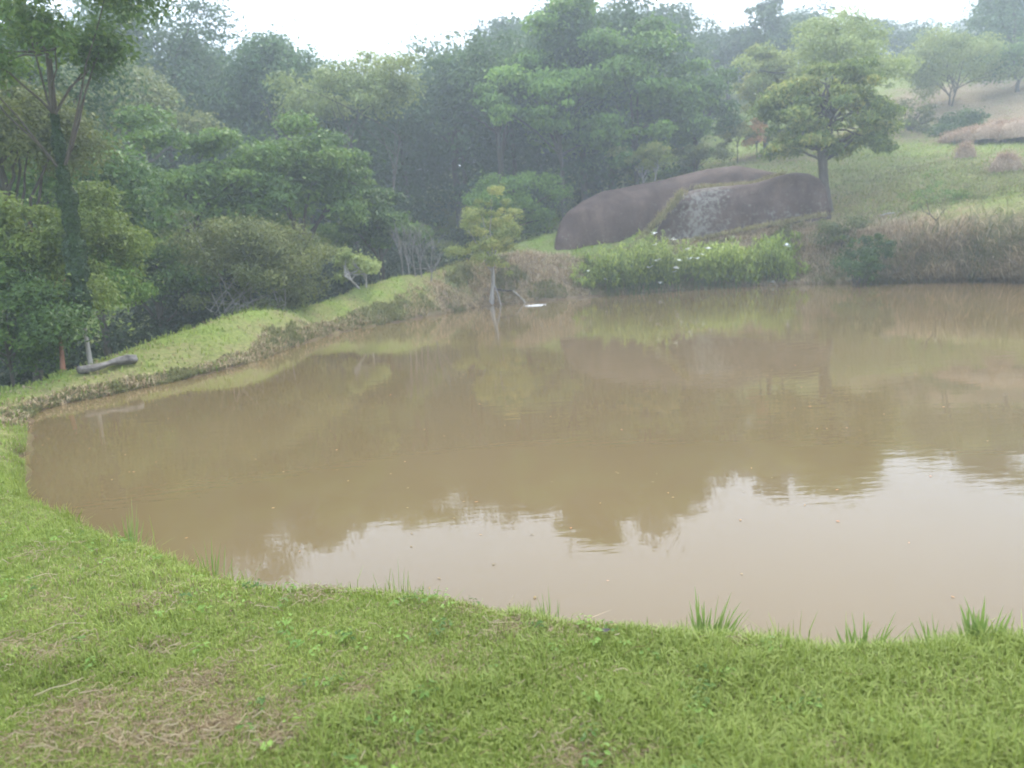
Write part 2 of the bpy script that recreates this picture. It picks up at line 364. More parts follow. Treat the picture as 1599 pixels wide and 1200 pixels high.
def crown_geo(c, rx, rz, leaf, nleaf, rg, nclump=60, cl=None, flat=.6, amp=.22, low=-.55, up=.55, droop=.2, aspect=.5, fill=.35):
    """returns leaf quads, random values, clump centres"""
    ph = rg.uniform(0, 6.28, 3)
    d = unit(rg.normal(size=(nclump * 2, 3))); d = d[d[:, 2] > low][:nclump]
    k = len(d); rad = (fill + (1 - fill) * rg.random(k) ** .45) * lump(d, ph, amp)
    cc = d * rad[:, None] * np.array([rx, rx, rz]) * .86
    cl = cl or rx * .3
    cs = cl * rg.uniform(.35, 1.0, k) ** 1.0 * rg.uniform(.9, 1.7, k)
    wts = cs ** 2 / (cs ** 2).sum(); ci = rg.choice(k, nleaf, p=wts)
    ld = unit(rg.normal(size=(nleaf, 3)) + np.array([0, 0, .35]))
    lr = rg.random(nleaf) ** .5 * np.where(rg.random(nleaf) < .14, rg.uniform(1, 1.9, nleaf), 1)
    P = cc[ci] + ld * (cs[ci] * lr)[:, None] * np.array([1, 1, flat])
    Nrm = unit(ld * .5 + unit(cc)[ci] * .3 + np.array([0, 0, up]) + rg.normal(size=(nleaf, 3)) * .45)
    sz = leaf * rg.uniform(.65, 1.35, nleaf)
    Q = leaves(P + np.asarray(c), Nrm, sz, sz * aspect, rg, droop)
    rn = np.clip(.5 * rg.random(k)[ci] + .5 * rg.random(nleaf), 0, 1)
    return Q, rn, cc + np.asarray(c)
def quadmesh(name, Q, rn, mat, parent=None, origin=None):
    k = len(Q)
    return mesh(name, Q.reshape(-1, 3), np.arange(k * 4).reshape(k, 4), mat, parent, {'rnd': ('FACE', 'FLOAT', rn)}, origin=origin)
class Tubes:
    def __init__(s): s.V = []; s.Fc = []; s.n = 0
    def add(s, pts, rad, sides=7, flare=False):
        pts = np.asarray(pts, float); k = len(pts); rad = np.broadcast_to(rad, (k,))
        T = np.gradient(pts, axis=0); T = unit(T)
        ref = np.where(np.abs(T[:, 2:3]) > .9, np.array([[1., 0, 0]]), np.array([[0, 0, 1.]]))
        ref = np.broadcast_to(ref[0], T.shape) if np.all(np.abs(T[:, 2]) > .75) or np.all(np.abs(T[:, 2]) < .9) else np.broadcast_to(np.array([.6, .75, .1]), T.shape)
        A = unit(np.cross(T, ref)); B = np.cross(T, A)
        th = np.arange(sides) * 2 * math.pi / sides
        ring = pts[:, None] + rad[:, None, None] * (A[:, None] * np.cos(th)[None, :, None] + B[:, None] * np.sin(th)[None, :, None])
        i = np.arange(k * sides).reshape(k, sides) + s.n
        q = np.stack([i[:-1], np.roll(i, -1, 1)[:-1], np.roll(i, -1, 1)[1:], i[1:]], -1).reshape(-1, 4)
        s.V.append(ring.reshape(-1, 3)); s.Fc.append(q); s.n += k * sides
    def build(s, name, mat, parent=None): return mesh(name, np.concatenate(s.V), np.concatenate(s.Fc), mat, parent, smooth=True)
def bez(a, b, sag, k, rg, wob=0.0):
    t = np.linspace(0, 1, k)[:, None]; mid = (np.asarray(a) + np.asarray(b)) / 2 + np.asarray(sag)
    p = (1 - t) ** 2 * np.asarray(a) + 2 * t * (1 - t) * mid + t * t * np.asarray(b)
    if wob: p[1:-1] += rg.normal(size=(k - 2, 3)) * wob
    return p
def trunk_geo(tb, base, c, rx, rz, r0, cc, rg, nb=9, stems=1, fork=.35, lean=(0, 0)):
    c = np.asarray(c, float); base = np.asarray(base, float)
    for sidx in range(stems):
        off = rg.normal(size=3) * r0 * 2.2 * (stems > 1); off[2] = 0
        b0 = base + off - np.array([0, 0, .25])
        top = c + np.array([off[0] * 5 + lean[0], off[1] * 5 + lean[1], -rz * fork])
        path = bez(b0, top, rg.normal(size=3) * r0 * 1.5, 9, rg, r0 * .12)
        rr = np.linspace(r0, r0 * .55, 9); rr[0] *= 1.5; rr[1] *= 1.12
        tb.add(path, rr, 9)
        pick = rg.choice(len(cc), min(nb, len(cc)), replace=False)
        for j in pick:
            s0 = path[rg.integers(5, 9)]
            e = cc[j]; L = np.linalg.norm(e - s0)
            tb.add(bez(s0, e, np.array([0, 0, .12 * L]) + rg.normal(size=3) * .06 * L, 7, rg, L * .012), np.linspace(r0 * .42, r0 * .06, 7), 5)

def tree(px, py_mid, D, w_px, top, bot, leaf, nleaf, mat, label, name='tree', bark=None, r0=None, seed=1, group=None, stems=1, cat='tree', base=None, ground=None, **kw):
    """px, py_mid: pixel of the crown's middle; w_px: its width; top/bot: its pixel rows; D: distance in metres"""
    rg = np.random.default_rng(seed)
    if base is not None: D = float(np.hypot(*hit(*base)[:2]))
    c = at(px, py_mid, D); zt = at(px, top, D)[2]; zb = at(px, bot, D)[2]
    rz = (zt - zb) / 2; c[2] = (zt + zb) / 2; rx = w_px * D / FPX / 2
    bx, by = (c[0], c[1]) if base is None else hit(*base)[:2]
    if ground: bx, by = hit(*ground)[:2]
    g = gz(bx, by)
    root = empty(name, (bx, by, g)); tag(root, label, cat, group)
    nb = kw.pop('nb', 9); fork = kw.pop('fork', .35); nleaf = int(nleaf * 1.5); leaf = leaf * .84; kw.setdefault('amp', .33)
    Q, rn, cc = crown_geo(c, rx, rz, leaf, nleaf, rg, **kw)
    tb = Tubes(); r0 = r0 or max(.06, rx * .07)
    trunk_geo(tb, (bx, by, g), c, rx, rz, r0, cc, rg, nb, stems, fork)
    tb.build('trunk', bark or M_BARK, root)
    quadmesh('crown', Q, rn, mat, root)
    return root

# --- far wood: one mass behind everything
def wood():
    rg = np.random.default_rng(99)
    protos = []
    for k in range(6):
        Q, rn, cc = crown_geo((0, 0, 0), 1, 1, .085, 4200, rg, nclump=55, cl=.3, amp=.25, low=-.75, flat=.7)
        protos.append((Q, rn))
    Qs = []; Rn = []; tb = Tubes()
    specs = []
    # (px from, px to, D, n, top row from/to, crown radius)
    rows = [(-150, 1010, 62, 15, 3.8), (-200, 1050, 72, 17, 4.2), (-200, 1120, 83, 19, 4.6), (-250, 1250, 96, 22, 5), (-300, 1700, 118, 30, 5.2), (-300, 1800, 135, 30, 6)]
    sky = [(-400, -60), (0, -40), (150, 10), (210, -20), (300, 10), (370, 40), (440, 40), (520, 75), (600, 100), (640, 95), (690, 70), (740, 45), (800, 5), (900, -30), (1000, -15), (1060, 10), (1100, 35), (1160, 25), (1240, 0), (1320, 10), (1380, 30), (1450, 28), (1540, 25), (1570, 5), (1800, 0)]
    sx = [a for a, b in sky]; sy = [b for a, b in sky]
    for i, (x0, x1, D, nn, cr_) in enumerate(rows):
        for j in range(nn):
            px = x0 + (x1 - x0) * (j + rg.uniform(.15, .85)) / nn; DD = D * rg.uniform(.95, 1.05)
            bx, by, _ = pol(px, DD, 0); g = gz(bx, by)
            lim = at(px, np.interp(px, sx, sy) + rg.uniform(4, 38), DD)[2]
            h = min(lim - g, rg.uniform(13, 19) + (2 if i > 3 else 0))
            if px > 1250: h = min(max(h, 5.5), at(px, np.interp(px, sx, sy) + rg.uniform(-4, 22), DD)[2] - g + 1.2)
            if h < (2.5 if px > 1250 else 5): continue
            specs.append((bx, by, g, h, min(cr_ * rg.uniform(.8, 1.2), max(h * .75, 3)), rg.integers(6)))
    for bx, by, g, h, r, k in specs:
        Q, rn = protos[k]; a = rg.uniform(0, 6.28); ca, sa = math.cos(a), math.sin(a)
        rz = min(h * .42, r * 1.15)
        q = Q.copy(); x = q[..., 0] * ca - q[..., 1] * sa; y = q[..., 0] * sa + q[..., 1] * ca
        q = np.stack([x * r + bx, y * r + by, q[..., 2] * rz + g + h - rz], -1)
        Qs.append(q); Rn.append(np.clip(rn * .7 + rg.uniform(0, .3), 0, 1))
        tb.add(bez((bx, by, g - .3), (bx, by, g + h - rz), rg.normal(size=3) * .3, 6, rg), np.linspace(.28, .15, 6), 6)
        # lower skirt of undergrowth so the wood is closed down to the floor
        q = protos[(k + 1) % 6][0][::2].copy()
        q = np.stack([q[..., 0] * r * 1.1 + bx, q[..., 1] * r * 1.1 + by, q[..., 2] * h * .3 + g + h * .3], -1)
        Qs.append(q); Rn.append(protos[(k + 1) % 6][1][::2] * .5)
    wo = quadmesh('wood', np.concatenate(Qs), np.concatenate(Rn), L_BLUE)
    tag(wo, 'dense hazy wood rising on the hill behind the single trees', 'wood', kind='stuff')
    t = tb.build('trunks', M_BARK, wo); t['kind'] = 'stuff'
wood()
# understorey: closes the dark gap between the dyke and the wood
def undergrowth():
    rg = np.random.default_rng(5); Qs = []; Rn = []
    for j in range(90):
        px = rg.uniform(-150, 1000); D = np.interp(px, [-150, 0, 215, 400, 600, 800, 1000], [21, 24, 27.5, 32, 42, 52, 62]) + rg.uniform(1, 16)
        bx, by, _ = pol(px, D, 0); g = gz(bx, by); r = rg.uniform(1.2, 2.6)
        Q, rn, _ = crown_geo((bx, by, g + r * .7), r, r * 1.0, .22, 900, rg, nclump=16, cl=r * .4, low=-.9)
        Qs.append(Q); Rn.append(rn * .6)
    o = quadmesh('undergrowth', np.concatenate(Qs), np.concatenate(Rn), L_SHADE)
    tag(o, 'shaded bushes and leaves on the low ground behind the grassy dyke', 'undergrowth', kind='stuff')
undergrowth()

# --- trees one can tell apart
T = tree
# left cluster by the log
T(70, 400, 22.5, 270, 290, 520, .13, 30000, L_YGREEN, 'bright green leafy tree on a thin reddish trunk left of the log', bark=M_RED, r0=.055, seed=11, nb=7, ground=(98, 583), nclump=55, cl=.62, fork=.5)
T(0, 490, 20.5, 170, 400, 585, .13, 9000, L_MID, 'low green bush at the left edge of the photo beside the dyke', name='bush', cat='bush', r0=.05, seed=12, nclump=40, cl=.5, low=-.9)
T(-10, 200, 25, 260, 90, 330, .16, 11000, L_OLIVE, 'yellowish olive tree crown at the left edge above the green bush', seed=13, r0=.14, nclump=45, cl=.8)
def ivy_tree():
    rg = np.random.default_rng(21); g0 = hit(142, 569); D = float(np.hypot(g0[0], g0[1])); print('IVY', D); root = empty('ivy_clad_tree', g0)
    tag(root, 'tall leaning tree with a dark ivy sleeve and pale bare foot behind the log', 'tree')
    pts = np.array([g0 - [0, 0, .2], at(135, 530, D), at(130, 498, D), at(122, 430, D), at(112, 350, D), at(98, 270, D), at(85, 180, D), at(75, 80, D)])
    tb = Tubes(); tb.add(pts[:4], [.06, .045, .045, .05], 9); tb.build('trunk', M_PALE, root); tb = Tubes(); tb.add(pts[3:], [.05, .06, .07, .07, .06], 9)
    Q, rn, cc = crown_geo(at(70, 60, D), 2.7, 2.3, .15, 9500, rg, nclump=36, cl=.62, amp=.35)
    for j in rg.choice(len(cc), 14, replace=False):
        s0 = pts[rg.integers(5, 8)]; tb.add(bez(s0, cc[j], (0, 0, .2), 6, rg, .03), np.linspace(.03, .008, 6), 5)
    tb.build('limbs', M_BARK, root); quadmesh('crown', Q, rn, L_MID, root)
    # ivy sleeve
    k = 15000; t = rg.random(k); pp = pts[2:7]; u = t * (len(pp) - 1); i = np.minimum(u.astype(int), len(pp) - 2); f = (u - i)[:, None]
    P = pp[i] * (1 - f) + pp[i + 1] * f; rad = np.interp(t, [0, .06, .25, .6, 1], [.08, .2, .23, .17, .08]) * (1 + .22 * np.sin(t * 23) + .2 * np.sin(t * 51 + 1))
    d = rg.normal(size=(k, 3)); d[:, 2] *= .3; d = unit(d)
    Q = leaves(P + d * (rad * (.6 + .4 * rg.random(k)))[:, None], unit(d + rg.normal(size=(k, 3)) * .3), .08, .06, rg, .6)
    quadmesh('ivy', Q, rg.random(k), M_IVY, root)
ivy_tree()
T(150, 440, 23.5, 120, 340, 530, .13, 11000, L_BRIGHT, 'light green young tree right behind the ivy clad trunk', seed=23, r0=.035, bark=M_BARK, nclump=34, cl=.5)
T(45, 160, 34, 200, 40, 330, .26, 9000, L_BLUE, 'bluish dark tree behind the ivy clad trunk near the top left', seed=24, nclump=44, cl=1.3)
T(125, 290, 30, 170, 210, 400, .24, 8000, L_DARK, 'deep green tree between the ivy sleeve and the broad dark tree', seed=25, nclump=40, cl=1.0)
# broad layered mass in the middle left
T(270, 300, 37, 280, 195, 440, .28, 17000, L_MID, 'broad dark green tree with layered clumps, left of the two largest behind the dyke', seed=31, nclump=70, cl=.95, flat=.45, r0=.22)
T(455, 310, 39, 300, 205, 430, .28, 17000, L_MID, 'broad green tree with a flat layered top behind the grey bare shrub', seed=32, nclump=70, cl=1.0, flat=.45, r0=.22)
T(590, 350, 41, 150, 270, 440, .26, 8000, L_DARK, 'smaller dark tree between the layered tree and the grey bare shrub', seed=33, nclump=36, cl=.8, flat=.5)
T(240, 420, 31, 170, 330, 510, .22, 9000, L_MID, 'mid green low tree left of the olive brown one behind the dyke', seed=34, nclump=40, cl=.7, flat=.5)
T(390, 425, 30.5, 245, 335, 505, .14, 22000, L_OLIVE, 'olive brown fine leaved tree leaning over the crest of the dyke', seed=35, stems=4, r0=.06, bark=M_PALE, nclump=80, cl=.85, fork=.7, low=-.95)
T(555, 415, 34, 85, 385, 452, .16, 3600, L_PALE, 'small pale green bushy sapling on two pale stems at the dyke crest', name='sapling', base=(568, 449), seed=36, stems=2, r0=.06, bark=M_PALE, nclump=20, cl=.4, cat='sapling')
# middle distance
T(200, 140, 52, 190, 95, 240, .34, 7000, L_OLIVE, 'rounded olive green crown under the blue tall tree at upper left', seed=41, nclump=36, cl=1.6)
T(245, 90, 66, 190, -20, 230, .4, 9000, L_BLUE, 'tall bluish tree left of the dip in the skyline', seed=42, nclump=44, cl=2.2)
T(440, 110, 60, 160, 40, 230, .36, 7000, L_BLUE, 'hazy grey green tree left of the pale forked trunks', seed=43, nclump=36, cl=1.8)
def pale_trunks():
    rg = np.random.default_rng(44); D = 52
    T(550, 150, D, 230, 75, 225, .3, 8500, L_PALE, 'spreading hazy tree on three pale forked trunks in the middle of the wood', seed=44, nclump=40, cl=1.4, stems=3, r0=.1, bark=M_BARK, fork=.9, flat=.5, nb=4)
pale_trunks()
T(705, 160, 64, 160, 75, 260, .38, 8500, L_BLUE, 'hazy rounded tree just right of the dip in the skyline', seed=45, nclump=44, cl=1.9)
T(770, 130, 60, 170, 25, 260, .36, 8500, L_DARK, 'dark tall tree left of the large feathery green one', seed=46, nclump=44, cl=1.8)
T(870, 130, 57, 250, 15, 290, .4, 17000, L_BRIGHT, 'large green tree with drooping tiers above the boulder, left half of its pair', seed=47, r0=.2, low=-.95, nclump=75, cl=1.3, flat=.4, droop=.8)
T(985, 150, 58, 240, 50, 280, .4, 16000, L_BRIGHT, 'large green tree with drooping tiers above the boulder, right half of its pair', seed=48, r0=.2, low=-.95, nclump=70, cl=1.3, flat=.4, droop=.8)
T(1080, 170, 62, 160, 115, 240, .38, 8000, L_DARK, 'rounded green tree directly left of the mango tree', seed=49, nclump=40, cl=1.3, flat=.5)
T(1020, 40, 92, 130, -20, 150, .5, 6000, L_BLUE, 'tall bluish tree breaking the skyline left of the sky gap', seed=50, nclump=36, cl=1.7)
T(1205, 40, 96, 100, -25, 130, .5, 4200, L_BLUE, 'tall ragged bluish tree with sky showing through, behind the mango tree', seed=51, nclump=26, cl=1.4)
T(1120, 70, 100, 110, 35, 140, .5, 4500, L_BLUE, 'low bluish tree under the sky gap left of the ragged tall tree', seed=52, nclump=30, cl=1.9)
# bushes near the boulder and the yellow tree at the water
T(790, 320, 50, 160, 270, 372, .24, 7500, L_BRIGHT, 'rounded bright green bush in front of the dark wood left of the boulder', name='bush', cat='bush', seed=61, nclump=40, cl=.8, low=-.9, flat=.6)
def tree_by_water():
    T(763, 365, 38.6, 125, 298, 440, .13, 9500, L_YELLOW, 'slender yellow green tree standing at the water edge by the pipe', seed=62, stems=1, r0=.11, bark=M_PALE, nclump=75, cl=.42, base=(766, 474), fork=.5, nb=14, low=-.9, fill=.2)
tree_by_water()
T(1010, 250, 55, 90, 218, 285, .24, 3000, L_YELLOW, 'pale green shrub with bare twigs peeking over the big boulder', name='shrub', cat='shrub', seed=63, stems=2, nclump=24, cl=.6, bark=M_PALE, r0=.06)
T(1085, 250, 58, 80, 222, 275, .24, 2600, L_OLIVE, 'olive shrub behind the top of the big boulder', name='shrub', cat='shrub', seed=64, stems=2, nclump=20, cl=.6, r0=.05)
# mango tree and the ones behind it
def mango():
    rg = np.random.default_rng(71); D = 47.5
    g0 = at(1291, 331, D); g0[2] = gz(g0[0], g0[1]); root = empty('mango_tree', g0)
    tag(root, 'dark mango tree with yellowish tips on a stout trunk beside the boulders', 'tree')
    tb = Tubes(); fk = at(1284, 235, D)
    tb.add(np.array([g0 - [0, 0, .3], g0 + [0, 0, .5], at(1287, 290, D), at(1285, 260, D), fk, at(1288, 190, D), at(1290, 140, D)]), [.42, .28, .25, .25, .27, .2, .12], 12)
    Qs = []; Rn = []; CC = []
    for (px, py, wp, hp, nl) in [(1290, 150, 150, 85, 8500), (1225, 150, 50, 40, 1000), (1350, 130, 60, 40, 1400), (1235, 190, 100, 90, 5200), (1345, 175, 100, 90, 5200), (1255, 215, 90, 55, 3200), (1345, 225, 95, 50, 3000), (1300, 225, 70, 40, 1800), (1225, 235, 60, 45, 1500), (1375, 205, 50, 50, 1200)]:
        Q, rn, cc = crown_geo(at(px, py, D + rg.uniform(-1, 1)), wp * D / FPX / 2, hp * D / FPX / 2, .27, nl, rg, nclump=int(8 + nl / 330), cl=.62, aspect=.32, droop=.7, flat=.5, amp=.35)
        # the newest leaves, at the top of each clump, are the pale ones
        Qs.append(Q); Rn.append(np.clip(rn * 1.1, 0, 1)); CC.append(cc)
    for (a, b) in [((1230, 205), 8), ((1345, 200), 8)]:
        e = at(*a, D); tb.add(bez(fk, e, (0, 0, -.3), 8, rg, .05), np.linspace(.17, .05, 8), 7)
    tb.add(bez(at(1284, 250, D), at(1243, 236, D), (0, 0, .1), 7, rg, .03), np.linspace(.1, .04, 7), 6)
    tb.add(bez(at(1288, 250, D), at(1335, 215, D), (0, 0, -.2), 7, rg, .03), np.linspace(.11, .05, 7), 6)
    cc = np.concatenate(CC)
    for j in rg.choice(len(cc), 40, replace=False):
        s0 = at(rg.uniform(1270, 1305), rg.uniform(140, 210), D); tb.add(bez(s0, cc[j], (0, 0, .15), 6, rg, .04), np.linspace(.08, .015, 6), 5)
    tb.build('trunk', M_BARK, root); quadmesh('crown', np.concatenate(Qs), np.concatenate(Rn), L_MANGO, root)
mango()
T(1290, 80, 64, 230, 8, 190, .3, 13000, L_PALE, 'large pale green tree rising behind the mango tree', seed=72, nclump=75, cl=1.2, r0=.25, flat=.5)
T(1195, 120, 66, 110, 60, 210, .34, 6000, L_YELLOW, 'light green tree behind the left side of the mango tree', seed=73, nclump=40, cl=1.0)
T(1150, 195, 62, 60, 170, 245, .24, 1500, L_YELLOW, 'thin sapling with yellow green leaves, leftmost of the sapling row', name='sapling', cat='sapling', seed=74, nclump=16, cl=.5, r0=.05, group='saplings left of the mango tree')
T(1182, 205, 62, 48, 182, 240, .24, 1100, L_RUST, 'thin sapling with rusty leaves in the middle of the sapling row', name='sapling', cat='sapling', seed=75, nclump=14, cl=.45, r0=.05, group='saplings left of the mango tree')
T(1218, 215, 62, 48, 190, 245, .24, 1200, L_OLIVE, 'thin olive sapling of the row, nearest the mango tree', name='sapling', cat='sapling', seed=76, nclump=14, cl=.45, r0=.05, group='saplings left of the mango tree')
T(1485, 98, 84, 165, 50, 150, .3, 11000, L_PALE, 'spreading pale green tree on two thin trunks on the right hillside', seed=77, nclump=60, cl=1.3, stems=2, r0=.1, fork=.7, flat=.7, low=-.9)
T(1585, 50, 100, 110, -30, 130, .45, 6000, L_BLUE, 'tall bluish tree at the right edge on the hilltop', seed=78, nclump=36, cl=2.0)
T(1590, 95, 88, 80, 70, 125, .34, 3500, L_DARK, 'rounded dark green tree at the right edge of the hillside', seed=79, nclump=24, cl=1.4)
T(1420, 190, 74, 110, 165, 222, .22, 5000, L_OLIVE, 'rounded green hedge bush below the spreading hillside tree', name='bush', cat='bush', seed=80, nclump=36, cl=.8, low=-.95)
T(1500, 195, 73, 95, 172, 222, .22, 5000, L_DARK, 'dark green hedge bush left of the straw heap', name='bush', cat='bush', seed=81, nclump=32, cl=.8, low=-.95)

def bare_shrub():
    rg = np.random.default_rng(90); D = 40
    g0 = hit(650, 434); D = float(np.hypot(g0[0], g0[1])); root = empty('bare_shrub', g0)
    tag(root, 'leafless grey shrub of many thin upright branches at the dyke crest', 'shrub')
    tb = Tubes()
    def grow(p, d, L, r, lvl):
        e = p + unit(d) * L; path = bez(p, e, rg.normal(size=3) * L * .05, 5, rg, L * .012); tb.add(path, np.linspace(r, r * .6, 5), 5)
        if lvl == 0: return
        for k in range(3 if lvl > 1 else 4):
            dd = unit(unit(d) + rg.normal(size=3) * .38 + np.array([0, 0, .15])); grow(path[rg.integers(2, 5)], dd, L * rg.uniform(.55, .8), r * .55, lvl - 1)
    for px in (628, 640, 650, 657, 672):
        b = at(px, 434, D + rg.uniform(-.3, .3)); b[2] = gz(b[0], b[1]) - .2
        grow(b, np.array([rg.uniform(-.15, .15), rg.uniform(-.1, .1), 1]), 1.25, .038, 4)
    tb.build('branches', M_TWIG, root)
bare_shrub()

# ------------------------------------------------------------------ boulders
def rockmat(name, patch=None, seed=0.0):
    m, t, b = nodemat(name); L = t.links
    tcd = N(t, 'ShaderNodeTexCoord')
    n1 = N(t, 'ShaderNodeTexNoise', Scale=.7, Detail=8.0, Roughness=.65); n2 = N(t, 'ShaderNodeTexNoise', Scale=14.0, Detail=6.0, Roughness=.7)
    mp = N(t, 'ShaderNodeMapping'); mp.inputs['Scale'].default_value = (1.6, 1.6, .3); mp.inputs['Location'].default_value = (seed, 0, 0)
    L.new(tcd.outputs['Object'], mp.inputs['Vector']); L.new(mp.outputs[0], n1.inputs['Vector']); L.new(tcd.outputs['Object'], n2.inputs['Vector'])
    r1 = ramp(t, [(.3, (.055, .035, .027)), (.5, (.088, .058, .045)), (.72, (.14, .095, .074))]); L.new(n1.outputs['Fac'], r1.inputs['Fac'])
    r2 = ramp(t, [(.35, (.72, .72, .72)), (.65, (1.2, 1.2, 1.2))]); L.new(n2.outputs['Fac'], r2.inputs['Fac'])
    mm = N(t, 'ShaderNodeMixRGB', blend_type='MULTIPLY'); mm.inputs[0].default_value = 1; L.new(r1.outputs[0], mm.inputs[1]); L.new(r2.outputs[0], mm.inputs[2])
    # lichen: small pale spots, thick on the low edge and in the patch
    v = N(t, 'ShaderNodeTexNoise', Scale=3.6, Detail=9.0, Roughness=.8, Distortion=.3); L.new(tcd.outputs['Object'], v.inputs['Vector'])
    al = N(t, 'ShaderNodeAttribute', attribute_name='lichen')
    ad = N(t, 'ShaderNodeMath', operation='ADD'); L.new(v.outputs['Fac'], ad.inputs[0]); L.new(al.outputs['Fac'], ad.inputs[1])
    rr = ramp(t, [(.61, (0, 0, 0)), (.70, (1, 1, 1))]); L.new(ad.outputs[0], rr.inputs['Fac'])
    m2 = N(t, 'ShaderNodeMixRGB'); L.new(rr.outputs[0], m2.inputs[0]); L.new(mm.outputs[0], m2.inputs[1]); m2.inputs[2].default_value = (.19, .178, .15, 1)
    L.new(m2.outputs[0], b.inputs['Base Color']); b.inputs['Roughness'].default_value = .9; b.inputs['Specular IOR Level'].default_value = .2
    bp = N(t, 'ShaderNodeBump', Strength=.5, Distance=.08); L.new(n2.outputs['Fac'], bp.inputs['Height']); L.new(bp.outputs[0], b.inputs['Normal'])
    return m
def boulder(outline, D0, D1, depth, label, patch=None, seed=0.0, lo=.3):
    """outline: pixels along the top edge with the pixel row of the foot; lofted into a rounded body of real depth"""
    xs = np.array([o[0] for o in outline], float); k = 110; u = np.linspace(xs[0], xs[-1], k)
    # denser sampling at the ends
    u = xs[0] + (xs[-1] - xs[0]) * (1 - np.cos(np.linspace(0, math.pi, k))) / 2
    top = np.interp(u, xs, [o[1] for o in outline]); bot = np.interp(u, xs, [o[2] for o in outline])
    ker = np.array([1, 2, 3, 2, 1]) / 9
    top[2:-2] = np.convolve(top, ker, 'valid')
    Dm = np.interp(u, [xs[0], xs[-1]], [D0, D1]); tt = (u - xs[0]) / (xs[-1] - xs[0])
    prof = np.clip(np.sin(np.clip(tt, 0, 1) * math.pi), 0, 1) ** .42
    th = np.linspace(0, math.pi, 46); V = np.zeros((k, 46, 3)); Li = np.zeros((k, 46))
    for i in range(k):
        dep = max(depth * prof[i], .05)
        Ptop = at(u[i], top[i], Dm[i] + dep * .75); Pbot = at(u[i], bot[i], Dm[i])
        zb = Pbot[2] - .9; ht = Ptop[2] - zb
        dirn = unit(np.array([Pbot[0], Pbot[1]])); mid = np.array([Pbot[0], Pbot[1]]) + dirn * dep
        c, s = np.cos(th), np.sin(th)
        off = -np.sign(c) * np.abs(c) ** .8 * dep
        V[i, :, 0] = mid[0] + dirn[0] * off; V[i, :, 1] = mid[1] + dirn[1] * off; V[i, :, 2] = zb + ht * s ** .75
        if patch is not None:
            rel = (V[i, :, 2] - Pbot[2]) / max(ht - .9, .3)
            Li[i] = .165 * np.exp(-((u[i] + (V[i, :, 2] - Pbot[2]) * -9 + 8 - patch[0]) / patch[1]) ** 2) * (rel < 1.02)
        rel = (V[i, :, 2] - Pbot[2])
        Li[i] = np.maximum(Li[i], .1 * np.exp(-np.clip(rel - .2, 0, 9) / 1.1))
    dn = (fbm(V[..., 0] * .5, V[..., 1] * .5 + V[..., 2] * .6, 31) - .5) * .5 + (fbm(V[..., 0] * 2, V[..., 2] * 2 + V[..., 1], 37) - .5) * .12
    V[..., 2] += dn * .35; V[..., 1] -= dn * .8
    i = np.arange(k * 46).reshape(k, 46)
    q = np.stack([i[:-1, :-1], i[:-1, 1:], i[1:, 1:], i[1:, :-1]], -1).reshape(-1, 4)
    caps = np.array([i[0][::-1], i[-1]])
    og = V[k // 2, 0].copy()
    o = mesh('boulder', V.reshape(-1, 3), [q, caps], rockmat('boulder_rock', seed=seed), attrs={'lichen': ('POINT', 'FLOAT', Li.ravel())}, smooth=True, origin=tuple(og))
    tag(o, label, 'boulder')
boulder([(866, 396, 400), (868, 375, 400), (875, 352, 400), (890, 330, 400), (915, 312, 398), (945, 298, 396), (985, 289, 392), (1030, 281, 385), (1075, 269, 372), (1110, 261, 365), (1150, 257, 358), (1185, 262, 352), (1225, 273, 348)],
        45, 49, 4.2, 'huge rounded reddish brown boulder, the longer one lying behind on the left', seed=3)
boulder([(1022, 366, 370), (1034, 345, 369), (1050, 320, 367), (1066, 304, 366), (1085, 295, 364), (1110, 291, 361), (1145, 290, 355), (1180, 287, 350), (1210, 277, 345), (1240, 269, 341), (1262, 271, 338), (1280, 280, 336), (1291, 297, 334), (1297, 328, 333)],
        45.2, 46.4, 2.6, 'lower reddish brown boulder with a pale lichen patch, in front beside the mango tree', patch=(1092, 48), seed=9)

# ------------------------------------------------------------------ grass
def blades(P, H, W, lean, rg, cols, zoff=0.0):
    k = len(P); a = rg.uniform(0, 6.28, k); d = np.stack([np.cos(a), np.sin(a), np.zeros(k)], 1)
    f = a + math.pi / 2 + rg.normal(size=k) * .5; s = np.stack([np.cos(f), np.sin(f), np.zeros(k)], 1)
    H = np.broadcast_to(H, (k,))[:, None]; W = np.broadcast_to(W, (k,))[:, None]; lean = np.broadcast_to(lean, (k,))[:, None]
    up = np.array([0, 0, 1.]); B = P - up * .015
    Mp = P + up * H * .6 * (1 - .35 * lean) + d * H * lean * .3; Tp = P + up * H * (1 - .55 * lean) + d * H * lean * .95
    V = np.stack([B - s * W * .4, B + s * W * .4, Mp + s * W * .5, Mp - s * W * .5, Tp + s * W * .06, Tp - s * W * .06], 1)
    i = np.arange(k)[:, None] * 6
    q = np.concatenate([i + np.array([[0, 1, 2, 3]]), i + np.array([[3, 2, 4, 5]])], 1).reshape(-1, 4)
    return V.reshape(-1, 3), q, np.repeat(cols, 6, 0)
def mixc(a, b, t): return a * (1 - t[:, None]) + b * t[:, None]
G0, G1 = np.array([.17, .235, .035]), np.array([.36, .43, .1]); OL0, OL1 = np.array([.14, .15, .05]), np.array([.27, .26, .11]); DR0, DR1 = np.array([.2, .145, .08]), np.array([.48, .38, .23])
